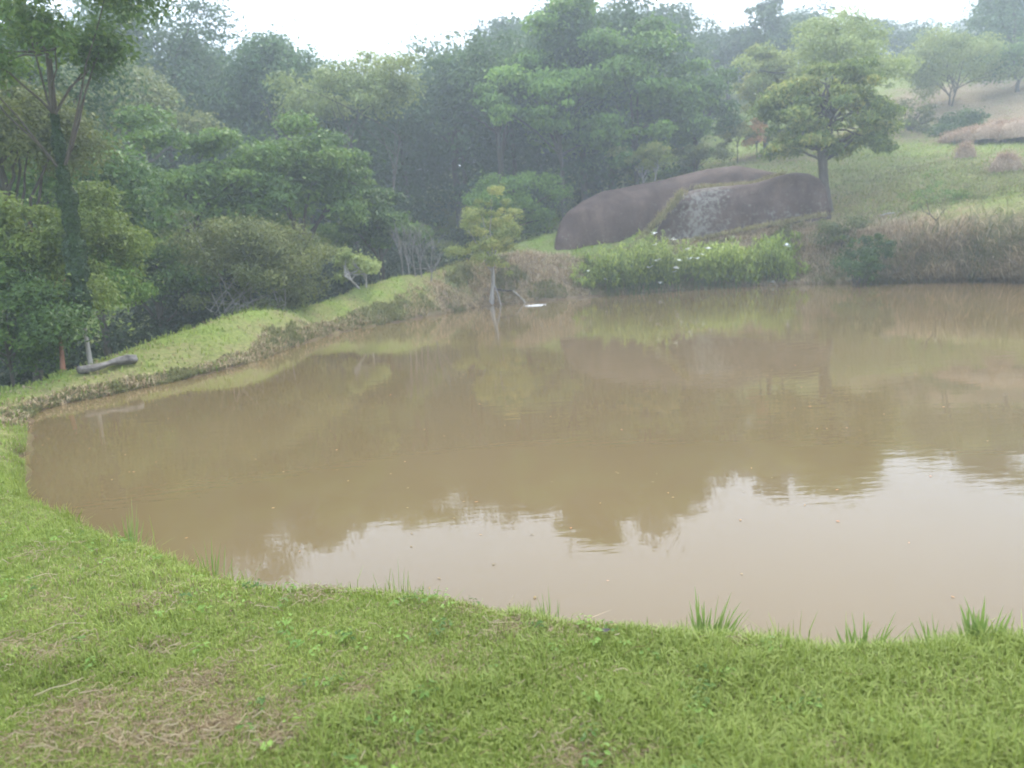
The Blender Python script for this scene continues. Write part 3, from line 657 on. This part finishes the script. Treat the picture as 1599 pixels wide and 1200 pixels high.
def grasscol(x, y, rg):
    k = len(x); d = dryness(x, y); o = oliveness(x, y); r = rg.random(k)
    big = fbm(x * .9, y * .9, 44)
    g = mixc(G0, G1, np.clip(r * .7 + (big - .35) * .7, 0, 1)); g = mixc(g, mixc(OL0, OL1, r), o * .34 + .08)
    isd = rg.random(k) < np.clip(d * 1.15 - .08, .02, .95)
    c = np.where(isd[:, None], mixc(DR0, DR1, rg.random(k)), g)
    return np.concatenate([c, np.ones((k, 1))], 1), isd, d
def lawn():
    rg = np.random.default_rng(123); Vs = []; Qs = []; Cs = []; nn = 0
    def put(x, y, H, W, lean):
        nonlocal nn
        z = height(x, y); s = pond_sd(x, y); ok = (s > -.02) & (z > .015); x, y, z = x[ok], y[ok], z[ok]
        H, W, lean = [np.broadcast_to(v, ok.shape)[ok] for v in (H, W, lean)]
        c, isd, d = grasscol(x, y, rg)
        H = H * np.where(isd, .75, 1) * (1 - .35 * d); lean = np.where(isd, np.clip(lean + .5, 0, 1.4), lean)
        V, q, cc = blades(np.stack([x, y, z], 1), H, W, lean, rg, c)
        Vs.append(V); Qs.append(q + nn); Cs.append(cc); nn += len(V)
    # near lawn
    for (k, d0, d1, h, w_) in [(150000, 1.5, 4.2, .05, .0042), (120000, 4.2, 9, .06, .006), (80000, 8, 18, .07, .012), (70000, 14, 50, .12, .03)]:
        a = rg.uniform(R(-44), R(44), k); D = d0 + (d1 - d0) * rg.random(k)
        x, y = D * np.sin(a), D * np.cos(a)
        tall = .85 + 1.7 * np.clip(fbm(x * 2.6, y * 2.6, 71) - .5, 0, 1) * 2 + .9 * sstep(R(3), R(18), a) * (D < 6)
        put(x, y, h * rg.uniform(.5, 1.4, k) * tall, w_ * rg.uniform(.7, 1.4, k), rg.uniform(.2, 1.1, k))
    # hill slopes to the right
    k = 70000; a = rg.uniform(R(5), R(42), k); D = rg.uniform(44, 110, k); put(D * np.sin(a), D * np.cos(a), rg.uniform(.08, .28, k), rg.uniform(.03, .07, k), rg.uniform(.3, 1, k))
    # longer growth hanging over the near edge of the pond
    P = []; npx = [p for p in near_px]
    for i in range(len(pond)):
        A_, B_ = pond[i], pond[(i + 1) % len(pond)]
        if math.hypot(*A_) > 14: continue
        L_ = np.linalg.norm(B_ - A_); m_ = int(L_ * 650)
        if m_ < 1: continue
        t = rg.random(m_)[:, None]; P.append(A_ * (1 - t) + B_ * t + rg.normal(size=(m_, 2)) * .09)
    P = np.concatenate(P); k = len(P); az = np.arctan2(P[:, 0], P[:, 1])
    hh = .07 * rg.uniform(.5, 1.6, k) * (1 + np.clip(fbm(P[:, 0] * 3.2, P[:, 1] * 3.2, 81) - .5, 0, 1) * 9 * (.5 + sstep(R(2), R(16), az)) + (rg.random(k) < .03) * 1.6)
    put(P[:, 0], P[:, 1], hh, .006 * rg.uniform(.7, 1.4, k), rg.uniform(.1, .8, k))
    g = mesh('grass', np.concatenate(Vs), np.concatenate(Qs), M_GRASS, attrs={'col': ('POINT', 'FLOAT_COLOR', np.concatenate(Cs))})
    tag(g, 'short green lawn grass with dry patches round the pond', 'grass', kind='stuff')
lawn()
def straw():
    """cut dry stems lying on the lawn"""
    rg = np.random.default_rng(55); Vs = []; Qs = []; Cs = []; nn = 0
    P = []; 
    for cx, cy, r, s in dry_w:
        m_ = int(420 * s * r / .3); P.append(np.stack([cx + rg.normal(size=m_) * r * .75, cy + rg.normal(size=m_) * r * .75], 1))
    a = rg.uniform(R(-40), R(40), 1500); D = rg.uniform(1.7, 7, 1500); P.append(np.stack([D * np.sin(a), D * np.cos(a)], 1)); P = np.concatenate(P)
    P = P[pond_sd(P[:, 0], P[:, 1]) > .08]
    k = len(P); L = rg.uniform(.02, .09, k) * np.where(rg.random(k) < .05, 2.4, 1); W = rg.uniform(.0004, .0013, k); a = rg.uniform(0, 6.28, k)
    V = []
    t = np.linspace(-.5, .5, 4)
    bend = rg.normal(size=k) * .45
    for tt in t:
        x = P[:, 0] + np.cos(a) * L * tt - np.sin(a) * L * bend * (tt * tt); y = P[:, 1] + np.sin(a) * L * tt + np.cos(a) * L * bend * (tt * tt)
        z = height(x, y) + .018 + .03 * rg.random(k) * 1
        for sgn in (-1, 1): V.append(np.stack([x - np.sin(a) * W * sgn, y + np.cos(a) * W * sgn, z + .002 * sgn], 1))
    V = np.stack(V, 1); i = np.arange(k)[:, None] * 8
    q = np.concatenate([i + np.array([[0, 1, 3, 2]]), i + np.array([[2, 3, 5, 4]]), i + np.array([[4, 5, 7, 6]])], 1).reshape(-1, 4)
    c = mixc(np.array([.24, .17, .1]), np.array([.55, .45, .29]), rg.random(k)); c = np.concatenate([c, np.ones((k, 1))], 1)
    o = mesh('straw', V.reshape(-1, 3), q, M_GRASS, attrs={'col': ('POINT', 'FLOAT_COLOR', np.repeat(c, 8, 0))})
    tag(o, 'pale dry stems scattered on the near lawn', 'straw', kind='stuff')
straw()
def weeds():
    """broad leaved weeds and clover in the turf"""
    rg = np.random.default_rng(58); Qs = []; rn = []
    k = 420; a = rg.uniform(R(-40), R(40), k); D = rg.uniform(1.7, 7, k); x, y = D * np.sin(a), D * np.cos(a)
    ok = (pond_sd(x, y) > .2) & (fbm(x * 1.3, y * 1.3, 64) > .45); x, y = x[ok], y[ok]; z = height(x, y)
    for px_, py_, pz_ in zip(x, y, z):
        m_ = rg.integers(5, 14); aa = rg.uniform(0, 6.28, m_); rr = rg.uniform(.01, .05, m_); r_ = rg.random()
        P = np.stack([px_ + np.cos(aa) * rr, py_ + np.sin(aa) * rr, pz_ + .03 + rg.uniform(0, .035, m_)], 1)
        Nn = unit(np.stack([np.cos(aa) * .4, np.sin(aa) * .4, np.ones(m_)], 1)); Qs.append(leaves(P, Nn, rg.uniform(.018, .04, m_), rg.uniform(.012, .022, m_), rg)); rn.append(np.full(m_, r_))
    o = quadmesh('weeds', np.concatenate(Qs), np.concatenate(rn), L_BRIGHT); tag(o, 'small broad leaved weeds scattered through the near lawn', 'weeds', kind='stuff')
weeds()
def rough_growth():
    """dry tangled grass on the far bank"""
    rg = np.random.default_rng(66); P = []; Hs = []; Wc = []
    def patch(px0, px1, py0, py1, Dl, Dh, k, h, kind):
        px = rg.uniform(px0, px1, k) + rg.normal(size=k) * 22; f = rg.random(k) + rg.normal(size=k) * .12; D = np.interp(px, [px0, px1], [Dl[0], Dl[1]]) * (1 - f) + np.interp(px, [px0, px1], [Dh[0], Dh[1]]) * f
        v = np.array([pol(p, 1, 0)[:2] for p in px]); q = v * D[:, None]
        P.append(q); Hs.append(h * rg.uniform(.4, 1.3, k)); Wc.append(np.full(k, kind))
    # fringe along the far waterline
    for i in range(len(pond)):
        A_, B_ = pond[i], pond[(i + 1) % len(pond)]; Dm = math.hypot(*A_)
        if Dm < 13.6 or A_[0] > 19: continue
        L_ = np.linalg.norm(B_ - A_); m_ = int(L_ * 520); t = rg.random(m_)[:, None]; tn = (B_ - A_) / (L_ + 1e-9); nn_ = np.array([-tn[1], tn[0]])
        q = A_ * (1 - t) + B_ * t; sg = 1 if pond_sd([q[0][0] + nn_[0]], [q[0][1] + nn_[1]])[0] > 0 else -1
        wdt = np.interp(Dm, [14, 30, 36], [.35, .7, 1.8])
        P.append(q + sg * nn_ * (rg.random(m_)[:, None] ** 1.5) * wdt * (.4 + 1.2 * fbm(q[:, 0] * .9, q[:, 1] * .9, 61))[:, None]); Hs.append(np.interp(Dm, [14, 36], [.1, .2]) * rg.uniform(.4, 1.4, m_)); Wc.append(np.where(rg.random(m_) < (.5 if Dm < 33 else .15), 1, 0))
    patch(720, 930, 0, 0, (38.5, 41.5), (41, 44), 5000, .3, 0)
    patch(1200, 1440, 0, 0, (40, 35.5), (46, 42), 22000, .38, 0)
    patch(1410, 1700, 0, 0, (33.2, 26), (40, 36), 26000, 1.25, 2)
    patch(1280, 1420, 0, 0, (39.5, 36), (43, 40), 6000, .45, 1)
    patch(1280, 1650, 0, 0, (47, 42), (58, 55), 14000, .25, 1)
    patch(1060, 1230, 0, 0, (43.5, 43), (45.5, 45.5), 5000, .22, 0)
    P = np.concatenate(P); H = np.concatenate(Hs); kd = np.concatenate(Wc); x, y = P[:, 0], P[:, 1]; z = height(x, y); s = pond_sd(x, y)
    z = np.maximum(z, -.02); ok = s > -.45; x, y, z, H, kd = x[ok], y[ok], z[ok], H[ok], kd[ok]; k = len(x)
    D = np.hypot(x, y); r = rg.random(k); cl = fbm(x * .8, y * .8, 91)
    c = mixc(np.array([.28, .2, .12]), np.array([.66, .53, .34]), r)
    gcol = mixc(OL0, OL1, r); brn = mixc(np.array([.15, .115, .065]), np.array([.38, .3, .17]), r)
    c = np.where(((kd == 1) | ((cl > .56) & (kd == 0)))[:, None], gcol, c); c = np.where(((kd == 2) & (rg.random(k) < .85))[:, None], np.where((cl > .52)[:, None], brn, gcol * .8), c)
    V, q, cc = blades(np.stack([x, y, z], 1), H * (.6 + .8 * cl), .022 + .012 * rg.random(k), np.where(kd == 2, rg.uniform(.6, 1.5, k), rg.uniform(.3, 1.3, k)), rg, np.concatenate([c, np.ones((k, 1))], 1))
    # tufts rooted in the gully between the boulders and in the saddle on top
    def line(pts, D, m_, h):
        f = rg.uniform(0, len(pts) - 1, m_); i = np.minimum(f.astype(int), len(pts) - 2); f = f - i
        pp = np.array([at(a, b_, D) for a, b_ in pts]); return pp[i] * (1 - f)[:, None] + pp[i + 1] * f[:, None] + rg.normal(size=(m_, 3)) * np.array([.12, .25, .05])
    for pts, D, m_, h in [([(1085, 295), (1130, 292), (1180, 288), (1225, 272)], 48.3, 1700, .28), ([(1066, 300), (1050, 322), (1022, 352), (985, 390), (930, 400)], 45.4, 2400, .35), ([(980, 394), (1100, 372), (1200, 352), (1290, 336)], 45.1, 2500, .22)]:
        p = line(pts, D, m_, h); c3 = mixc(np.array([.2, .19, .07]), np.array([.42, .36, .18]), rg.random(m_))
        v3, q3, c4 = blades(p, h * rg.uniform(.4, 1.3, m_), .03, rg.uniform(.3, 1.2, m_), rg, np.concatenate([c3, np.ones((m_, 1))], 1))
        q = np.concatenate([q, q3 + len(V)]); V = np.concatenate([V, v3]); cc = np.concatenate([cc, c4])
    o = mesh('rough_grass', V, q, M_GRASS, attrs={'col': ('POINT', 'FLOAT_COLOR', cc)})
    tag(o, 'dry tangled unmown grass along the far bank and the right slope', 'rough grass', kind='stuff')
rough_growth()

# ------------------------------------------------------------------ lily clumps with white flowers
def flower(root, p, rg, s=.13):
    k = 5; V = []
    for j in range(k):
        a = j * 2 * math.pi / k + rg.uniform(-.3, .3); d = np.array([math.cos(a), math.sin(a) * .6, rg.uniform(-.2, .7)]); sd = np.cross(d, [0, 0, 1]); sd = sd / np.linalg.norm(sd)
        V += [p, p + d * s * .5 + sd * s * .35, p + d * s, p + d * s * .5 - sd * s * .35 + np.array([0, 0, .02])]
    return mesh('flower', np.array(V), np.arange(k * 4).reshape(k, 4), M_PETAL, root)
m, t, b = nodemat('white_petals'); b.inputs['Base Color'].default_value = (.8, .8, .78, 1); b.inputs['Roughness'].default_value = .5; M_PETAL = m
M_LILY = leafmat('lily_leaf', [(.09, .14, .028), (.17, .25, .05), (.27, .34, .085)], .4)
def lily_clump(px0, px1, base_rows, D0, D1, tops, nst, label, seed, flowers):
    rg = np.random.default_rng(seed); pm = (px0 + px1) / 2; Dm = (D0 + D1) / 2
    g0 = at(pm, base_rows, Dm); g0[2] = gz(g0[0], g0[1]); root = empty('lily_clump', g0); tag(root, label, 'lily clump')
    hb = hit(pm, base_rows - 4); dd = float(np.hypot(hb[0], hb[1])) - D0; D0 += dd - .7; D1 = D0 + 2.6
    Qs = []; tb = Tubes(); xs = [a for a, b_ in tops]; ys = [b_ for a, b_ in tops]
    for j in range(nst):
        px = px0 + (px1 - px0) * (rg.uniform(0, 1) if rg.random() < .55 else rg.beta(2.2, 2.2)) + rg.normal() * 9; D = D0 + (D1 - D0) * rg.random() ** 1.3; x, y, _ = pol(px, D, 0); z = gz(x, y)
        if z < .02 and pond_sd([x], [y])[0] < -.3: continue
        z = max(z, .0)
        zt = at(px, np.interp(px, xs, ys) + rg.uniform(4, 40) + 14 * math.sin(px * .09 + seed), D)[2]; h = np.clip(zt - z, .35, 2.3) * (rg.uniform(.45, 1) if rg.random() < .7 else rg.uniform(.95, 1.18))
        ln = rg.normal(size=2) * .22 * h; top = np.array([x + ln[0], y + ln[1] - .1 * h, z + h]); b0 = np.array([x, y, z])
        path = bez(b0, top, np.array([0, 0, .1 * h]), 6, rg)
        tb.add(path, np.linspace(.014, .007, 6), 4)
        nl = int(10 + h * 11)
        for i in range(nl):
            f = .25 + .75 * (i + rg.random()) / nl; p = path[0] * (1 - f) ** 2 + 2 * f * (1 - f) * ((path[0] + path[-1]) / 2 + np.array([0, 0, .1 * h])) + f * f * path[-1]
            a = rg.uniform(0, 6.28); L = rg.uniform(.4, .75); up = rg.uniform(.2, 1.8)
            d = unit(np.array([math.cos(a), math.sin(a), up])); sd = unit(np.cross(d, [0, 0, 1])); W = .024
            m1 = p + d * L * .5; e = p + d * L + np.array([0, 0, -L * rg.uniform(.1, .7)])
            Qs.append([p, m1 + sd * W, m1 - sd * W, p]); Qs[-1] = [p, m1 + sd * W, e, m1 - sd * W]
    Q = np.array(Qs); tb.build('stems', M_LILYSTEM, root)['kind'] = 'stuff'; quadmesh('foliage', Q, rg.random(len(Q)), M_LILY, root)
    for (fx, fy, fs) in flowers: flower(root, at(fx, fy, D0 - .25), rg, fs * 1.6)
m, t, b = nodemat('lily_stem'); b.inputs['Base Color'].default_value = (.1, .15, .04, 1); M_LILYSTEM = m
lily_clump(900, 1095, 455, 39.8, 43.2, [(900, 430), (930, 405), (960, 390), (1000, 372), (1045, 368), (1095, 378)], 460, 'large bright green lily clump with most of the white flowers, below the boulders', 1,
           [(1021, 366, .14), (1050, 375, .16), (1022, 383, .1), (1073, 390, .1), (1105, 389, .14), (1024, 408, .14), (1029, 406, .14), (1014, 419, .14), (1060, 407, .12), (1076, 405, .13), (1087, 404, .13), (1055, 420, .14), (1053, 425, .1), (918, 424, .08), (945, 437, .08), (1030, 443, .1)])
lily_clump(1090, 1185, 452, 39.6, 42.6, [(1090, 378), (1125, 372), (1160, 396), (1185, 400)], 330, 'middle lily clump with drooping light leaves between the two others', 2, [(1096, 398, .09)])
lily_clump(1175, 1245, 448, 39.2, 41.8, [(1175, 395), (1197, 370), (1215, 376), (1245, 415)], 260, 'small lily clump at the right end with one white flower at its top', 3, [(1229, 385, .16), (1206, 441, .12)])

def leafy_bush(px, py, D, w_px, top, bot, mat, label, seed, leaf=.14, nl=3500):
    tree(px, py, D, w_px, top, bot, leaf, nl, mat, label, name='bush', cat='bush', seed=seed, stems=4, r0=.025, nclump=30, cl=.4, low=-.95, nb=8, fork=.9)
leafy_bush(1352, 405, 37.8, 90, 362, 442, L_DARK, 'dark green bush at the water on the far bank right of the lilies', 101)
leafy_bush(1315, 360, 43, 70, 340, 385, L_OLIVE, 'low olive bush on the bank below the mango tree', 102, nl=1800)
leafy_bush(1462, 310, 45, 95, 265, 345, L_MID, 'loose green shrub on a crooked dark stem on the right slope', 103, .11, 1700)
leafy_bush(1530, 315, 45, 110, 285, 350, L_OLIVE, 'loose greyish green shrub right of the one with a crooked stem', 104, .11, 1500)
def crooked():
    rg = np.random.default_rng(8); D = 41
    g0 = at(1467, 362, D); root = empty('dead_branch', g0); tag(root, 'thin dark crooked forked branch standing in the growth on the right slope', 'branch')
    tb = Tubes(); k = at(1462, 345, D)
    tb.add([g0 - [0, 0, .6], g0, k], [.045, .04, .035], 6)
    tb.add([k, at(1452, 335, D), at(1447, 315, D)], [.03, .025, .012], 5); tb.add([k, at(1470, 333, D), at(1478, 325, D)], [.028, .02, .01], 5); tb.add([at(1452, 335, D), at(1441, 330, D), at(1436, 318, D)], [.02, .015, .008], 5)
    tb.build('stem', M_BARK, root)
crooked()

# ------------------------------------------------------------------ log
def log():
    rg = np.random.default_rng(4)
    D = 16.4
    A_ = hit(124, 586); B_ = hit(212, 570); print('LOG', A_, B_)
    for P_ in (A_, B_): P_[2] = gz(P_[0], P_[1])
    k = 40; t = np.linspace(0, 1, k); V = []; sides = 26; th = np.arange(sides) * 2 * math.pi / sides
    cen = A_[None] * (1 - t[:, None]) + B_[None] * t[:, None]; dirn = unit(B_ - A_); side = unit(np.cross(dirn, [0, 0, 1])); up = np.cross(side, dirn)
    cen = cen + np.array([0, 0, 1.0])[None] * (.085 + .03 * np.sin(t * 5 + 4))[:, None] + side[None] * (.04 * np.sin(t * 6))[:, None]
    rad = np.interp(t, [0, .1, .5, .7, .88, 1], [.085, .1, .07, .1, .135, .125])
    for i in range(k):
        rr = rad[i] * (1 + .07 * np.sin(th * 5 + t[i] * 3) + .05 * np.sin(th * 9) + rg.normal(size=sides) * .016)
        V.append(cen[i] + side * (rr * np.cos(th))[:, None] + up * (rr * np.sin(th) * .85)[:, None])
    # hollow mouth at the right end
    for f, back in [(.78, .0), (.7, .12), (.5, .2)]:
        V.append(cen[-1] - dirn * back + (side * (rad[-1] * f * np.cos(th))[:, None] + up * (rad[-1] * f * np.sin(th) * .85)[:, None]))
    V = np.array(V); K = len(V); i = np.arange(K * sides).reshape(K, sides)
    q = np.stack([i[:-1], np.roll(i, -1, 1)[:-1], np.roll(i, -1, 1)[1:], i[1:]], -1).reshape(-1, 4)
    o = mesh('log', V.reshape(-1, 3), [q, np.array([i[0][::-1], i[-1]])], M_LOG, smooth=True, origin=tuple(A_))
    tag(o, 'weathered grey hollow log lying on the grassy dyke at the left', 'log')
M_LOG = barkmat('weathered_log', (.07, .06, .05), (.27, .245, .22), 7, 1)
log()

def debris():
    rg = np.random.default_rng(77); a = rg.uniform(R(-36), R(34), 260); D = rg.uniform(4.5, 30, 260); x, y = D * np.sin(a), D * np.cos(a); ok = pond_sd(x, y) < -.1; x, y = x[ok], y[ok]; k = len(x)
    Q = leaves(np.stack([x, y, np.full(k, .006)], 1), np.tile([[0, 0, 1.]], (k, 1)), rg.uniform(.015, .05, k), rg.uniform(.008, .025, k), rg); Q[..., 2] = .006
    o = quadmesh('floating_debris', Q, rg.random(k), L_RUST); tag(o, 'tiny leaves and specks floating on the pond', 'debris', kind='stuff')
debris()

# ------------------------------------------------------------------ pipe pouring into the pond, sticks
def pipe():
    rg = np.random.default_rng(3); D = 39.2
    m, t, b = nodemat('pipe_plastic'); b.inputs['Base Color'].default_value = (.4, .36, .3, 1); b.inputs['Roughness'].default_value = .5
    m2, t, b = nodemat('black_pipe'); b.inputs['Base Color'].default_value = (.04, .035, .035, 1); b.inputs['Roughness'].default_value = .5
    root = empty('inlet_pipe', at(802, 455, D)); tag(root, 'thin pipe bending down from the bank and pouring into the pond', 'pipe')
    tb = Tubes(); tb.add(np.array([at(800, 454, D), at(808, 460, D), at(816, 468, D - .1), at(822, 475, D - .3)]), .035, 8); tb.build('spout', m, root)
    tb = Tubes(); tb.add(np.array([at(768, 450, D + .3), at(780, 453, D + .1), at(792, 454.5, D), at(800, 454, D)]), .04, 8); tb.build('hose', m2, root)
    m3, t, b = nodemat('foam'); b.inputs['Base Color'].default_value = (.8, .8, .8, 1); b.inputs['Roughness'].default_value = .6
    P = onz(835, 477.5, 0); V = []; q = []
    for j in range(60):
        x = P[0] + rg.normal() * .15; y = P[1] + rg.normal() * .1; r = rg.uniform(.015, .045)
        n0 = len(V)
        for a in range(6): V.append((x + math.cos(a * 1.047) * r * 1.6, y + math.sin(a * 1.047) * r, .012))
        V.append((x, y, .03 + r * .3)); q += [(n0 + a, n0 + (a + 1) % 6, n0 + 6) for a in range(6)]
    o = mesh('foam', np.array(V), np.array(q), m3, origin=(P[0], P[1], 0)); tag(o, 'white splash of foam under the pipe mouth', 'foam', kind='stuff')
    root = empty('leaning_stick', at(782, 474, 38.4)); tag(root, 'pale bare stick leaning beside the yellow green tree at the water', 'stick')
    tb = Tubes(); tb.add(np.array([at(782, 474, 38.2) - [0, 0, .1], at(777, 458, 38.4), at(770, 440, 38.7)]), [.04, .035, .03], 6); tb.build('stick', M_PALE, root)
    for (a, b_, c_, d_, D, lb) in [((1374, 321), (1397, 324), .03, 0, 44.6, 'white bare stick lying on the grass right of the mango tree')]:
        p0 = at(*a, D); p1 = at(*b_, D); 
        p0[2] = gz(p0[0], p0[1]) + .14; p1[2] = gz(p1[0], p1[1]) + .1
        tb = Tubes(); tb.add(np.array([p0, (p0 + p1) / 2 + [0, 0, .04], p1]), [.03, .04, .03], 6); o = tb.build('fallen_stick', M_PALE); tag(o, lb, 'stick')
pipe()

# ------------------------------------------------------------------ straw heap and mounds on the hill
def mound(px, py, D, wpx, hpx, label, cat, name, mat, seed, n_str=5000, group=None):
    rg = np.random.default_rng(seed); c = hit(px, py, 20); print(name, D, np.hypot(c[0], c[1])); D = float(np.hypot(c[0], c[1])); g = c[2]; rx = wpx * D / FPX / 2; h = hpx * D / FPX; sink = .9 if h > 1.15 else .25
    root = empty(name, (c[0], c[1], g)); tag(root, label, cat, group)
    k, l = 28, 12; V = []
    for i in range(l):
        f = i / (l - 1)
        for j in range(k):
            a = j * 2 * math.pi / k; r = rx * math.cos(f * math.pi / 2) ** .7 * (1 + .16 * math.sin(a * 3 + seed) + .08 * math.sin(a * 7 + f * 4))
            V.append((c[0] + math.cos(a) * r, c[1] + math.sin(a) * r * .7, g - sink + (h + sink) * math.sin(f * math.pi / 2) * (1 + .12 * math.sin(a * 5 + seed) + .1 * math.sin(a * 11 + f * 6))))
    i = np.arange(k * l).reshape(l, k); q = np.stack([i[:-1], np.roll(i, -1, 1)[:-1], np.roll(i, -1, 1)[1:], i[1:]], -1).reshape(-1, 4)
    mesh('body', np.array(V), [q, np.array([i[-1]])], mat, root, smooth=True)
    V = np.array(V); P = V[rg.integers(0, len(V), n_str)] + rg.normal(size=(n_str, 3)) * np.array([.22, .22, .1])
    cc = mixc(np.array([.3, .2, .13]), np.array([.55, .4, .28]), rg.random(n_str))
    bv, bq, bc = blades(P, rg.uniform(.1, .3, n_str), .03, rg.uniform(.6, 1.4, n_str), rg, np.concatenate([cc, np.ones((n_str, 1))], 1))
    mesh('straw_cover', bv, bq, M_GRASS, root, attrs={'col': ('POINT', 'FLOAT_COLOR', bc)})
M_HEAP = barkmat('dry_heap', (.2, .14, .09), (.36, .27, .18), 5, 1)
mound(1520, 216, 70, 80, 9, 'low heap of dry straw left in the row on the hillside, smallest of its three', 'straw heap', 'straw_heap', M_HEAP, 1, group='straw heaps on the hillside')
mound(1562, 214, 71, 95, 15, 'rounded heap of dry straw in the middle of the hillside row', 'straw heap', 'straw_heap', M_HEAP, 2, group='straw heaps on the hillside')
mound(1612, 212, 72, 95, 18, 'tall heap of dry straw at the right edge of the photo', 'straw heap', 'straw_heap', M_HEAP, 3, group='straw heaps on the hillside')
mound(1507, 245, 58, 24, 13, 'small orange brown dry tussock on the green slope, the left one', 'tussock', 'dry_tussock', M_HEAP, 4, 900, 'dry tussocks on the slope')
mound(1571, 266, 55, 36, 17, 'larger orange brown dry tussock on the slope near the right edge', 'tussock', 'dry_tussock', M_HEAP, 5, 1200, 'dry tussocks on the slope')

# ------------------------------------------------------------------ taller tufts on the near edge
def tuft(px, py, tops, label, seed, Wd=.011):
    rg = np.random.default_rng(seed); c = onz(px, py, .3); c[2] = gz(c[0], c[1]); D = math.hypot(c[0], c[1])
    root = empty('grass_tuft', c); tag(root, label, 'grass tuft', 'tall tufts on the near bank'); V = []; q = []
    tops = list(tops) + [(tx + rg.normal() * 16, ty + rg.uniform(12, 38)) for tx, ty in tops for _ in range(6)]
    for (tx, ty) in tops:
        e = at(tx, ty, D + rg.uniform(-.04, .04)); b0 = np.array([c[0] + (e[0] - c[0]) * .5 + rg.normal() * .015, c[1] + rg.normal() * .02, c[2] - .02]); s = np.array([1, .3 * rg.normal(), 0]); s = unit(s) * Wd * rg.uniform(.25, .6)
        n0 = len(V)
        for f, w_ in [(0, .7), (.35, 1), (.7, .75), (1, .05)]:
            p = b0 * (1 - f) + e * f + np.array([(f * f - f) * .1 * (e[0] - c[0]), 0, .12 * (f - f * f) * (e[2] - c[2])]); V += [p - s * w_, p + s * w_]
        q += [(n0 + i * 2, n0 + i * 2 + 1, n0 + i * 2 + 3, n0 + i * 2 + 2) for i in range(3)]
    V = np.array(V); cc = np.tile(np.array([[.24, .34, .09, 1]]), (len(V), 1))
    mesh('blades', V, np.array(q), M_GRASS, root, attrs={'col': ('POINT', 'FLOAT_COLOR', cc)})
tuft(1100, 990, [(1085, 915), (1095, 945), (1110, 948), (1122, 930), (1142, 925), (1150, 945), (1158, 938), (1075, 955)], 'tallest bright grass tuft on the near bank, against the pale sky reflection', 1)
tuft(1530, 1010, [(1505, 930), (1512, 945), (1521, 955), (1538, 930), (1545, 960), (1500, 960), (1567, 945), (1582, 950), (1555, 965)], 'tall blade tuft near the right edge of the photo on the near bank', 2, .013)
tuft(1460, 1000, [(1455, 955), (1447, 970), (1466, 968), (1434, 962), (1475, 975)], 'small low grass tuft close to the left of the tall tuft at the right edge', 3)
tuft(1340, 1010, [(1330, 955), (1349, 955), (1320, 968), (1362, 970), (1399, 955)], 'spreading grass tuft on the near edge midway between the two tall tufts', 4)
tuft(860, 952, [(856, 915), (846, 925), (838, 930), (870, 935)], 'single dark pointed tuft on the near bank at the middle of the photo', 5, .007)
tuft(622, 905, [(621, 870), (612, 890), (630, 893)], 'thin pointed blades on the near edge left of the middle', 6, .005)
tuft(202, 835, [(205, 775), (196, 800), (214, 785), (190, 806), (225, 812)], 'wispy blades at the lower left corner of the pond', 7, .007)
tuft(325, 875, [(318, 842), (330, 838), (345, 846), (352, 850), (300, 850)], 'wispy dry blades right of the lower left corner of the pond', 8, .006)

def fallen_leaf(px, py, label, col, s):
    c = hit(px, py); V = []; k = 7
    for i in range(k):
        for j in range(3):
            u = i / (k - 1) - .5; w_ = math.cos(u * math.pi) ** .8 * .32 * s + .001
            V.append((c[0] + u * s, c[1] + (j - 1) * w_, c[2] + .05 + .25 * s * u * u * 4 + abs(j - 1) * w_ * .5))
    i = np.arange(k * 3).reshape(k, 3); q = np.stack([i[:-1, :-1], i[:-1, 1:], i[1:, 1:], i[1:, :-1]], -1).reshape(-1, 4)
    m, t, b = nodemat('dead_leaf'); nz = N(t, 'ShaderNodeTexNoise', Scale=60.0, Detail=4.0); rp = ramp(t, [(.3, tuple(v * .6 for v in col)), (.7, col)])
    t.links.new(nz.outputs['Fac'], rp.inputs['Fac']); t.links.new(rp.outputs[0], b.inputs['Base Color']); b.inputs['Roughness'].default_value = .8
    o = mesh('fallen_leaf', np.array(V), q, m, smooth=True, origin=tuple(c)); tag(o, label, 'leaf')
fallen_leaf(1525, 996, 'curled reddish dead leaf in the grass near the right edge', (.4, .18, .1), .075)
fallen_leaf(946, 1003, 'small dark dead leaf on the lawn right of the middle', (.06, .05, .05), .05)
fallen_leaf(1340, 1002, 'pale brown curled dead leaf in the near grass below the spreading tuft', (.4, .3, .2), .07)

# ------------------------------------------------------------------ haze
bpy.ops.mesh.primitive_cube_add(size=1, location=(0, 150, 40))
hz = bpy.context.object; hz.name = 'haze'; hz.scale = (660, 660, 100)
hz.location = (0, 0, 44)
m = bpy.data.materials.new('haze'); m.use_nodes = True; t = m.node_tree; t.nodes.clear()
o_ = t.nodes.new('ShaderNodeOutputMaterial'); pv = t.nodes.new('ShaderNodeVolumePrincipled'); pv.inputs['Color'].default_value = (.78, .9, 1, 1); pv.inputs['Density'].default_value = .0026; pv.inputs['Anisotropy'].default_value = .3
t.links.new(pv.outputs[0], o_.inputs['Volume']); hz.data.materials.append(m); tag(hz, kind='stuff')
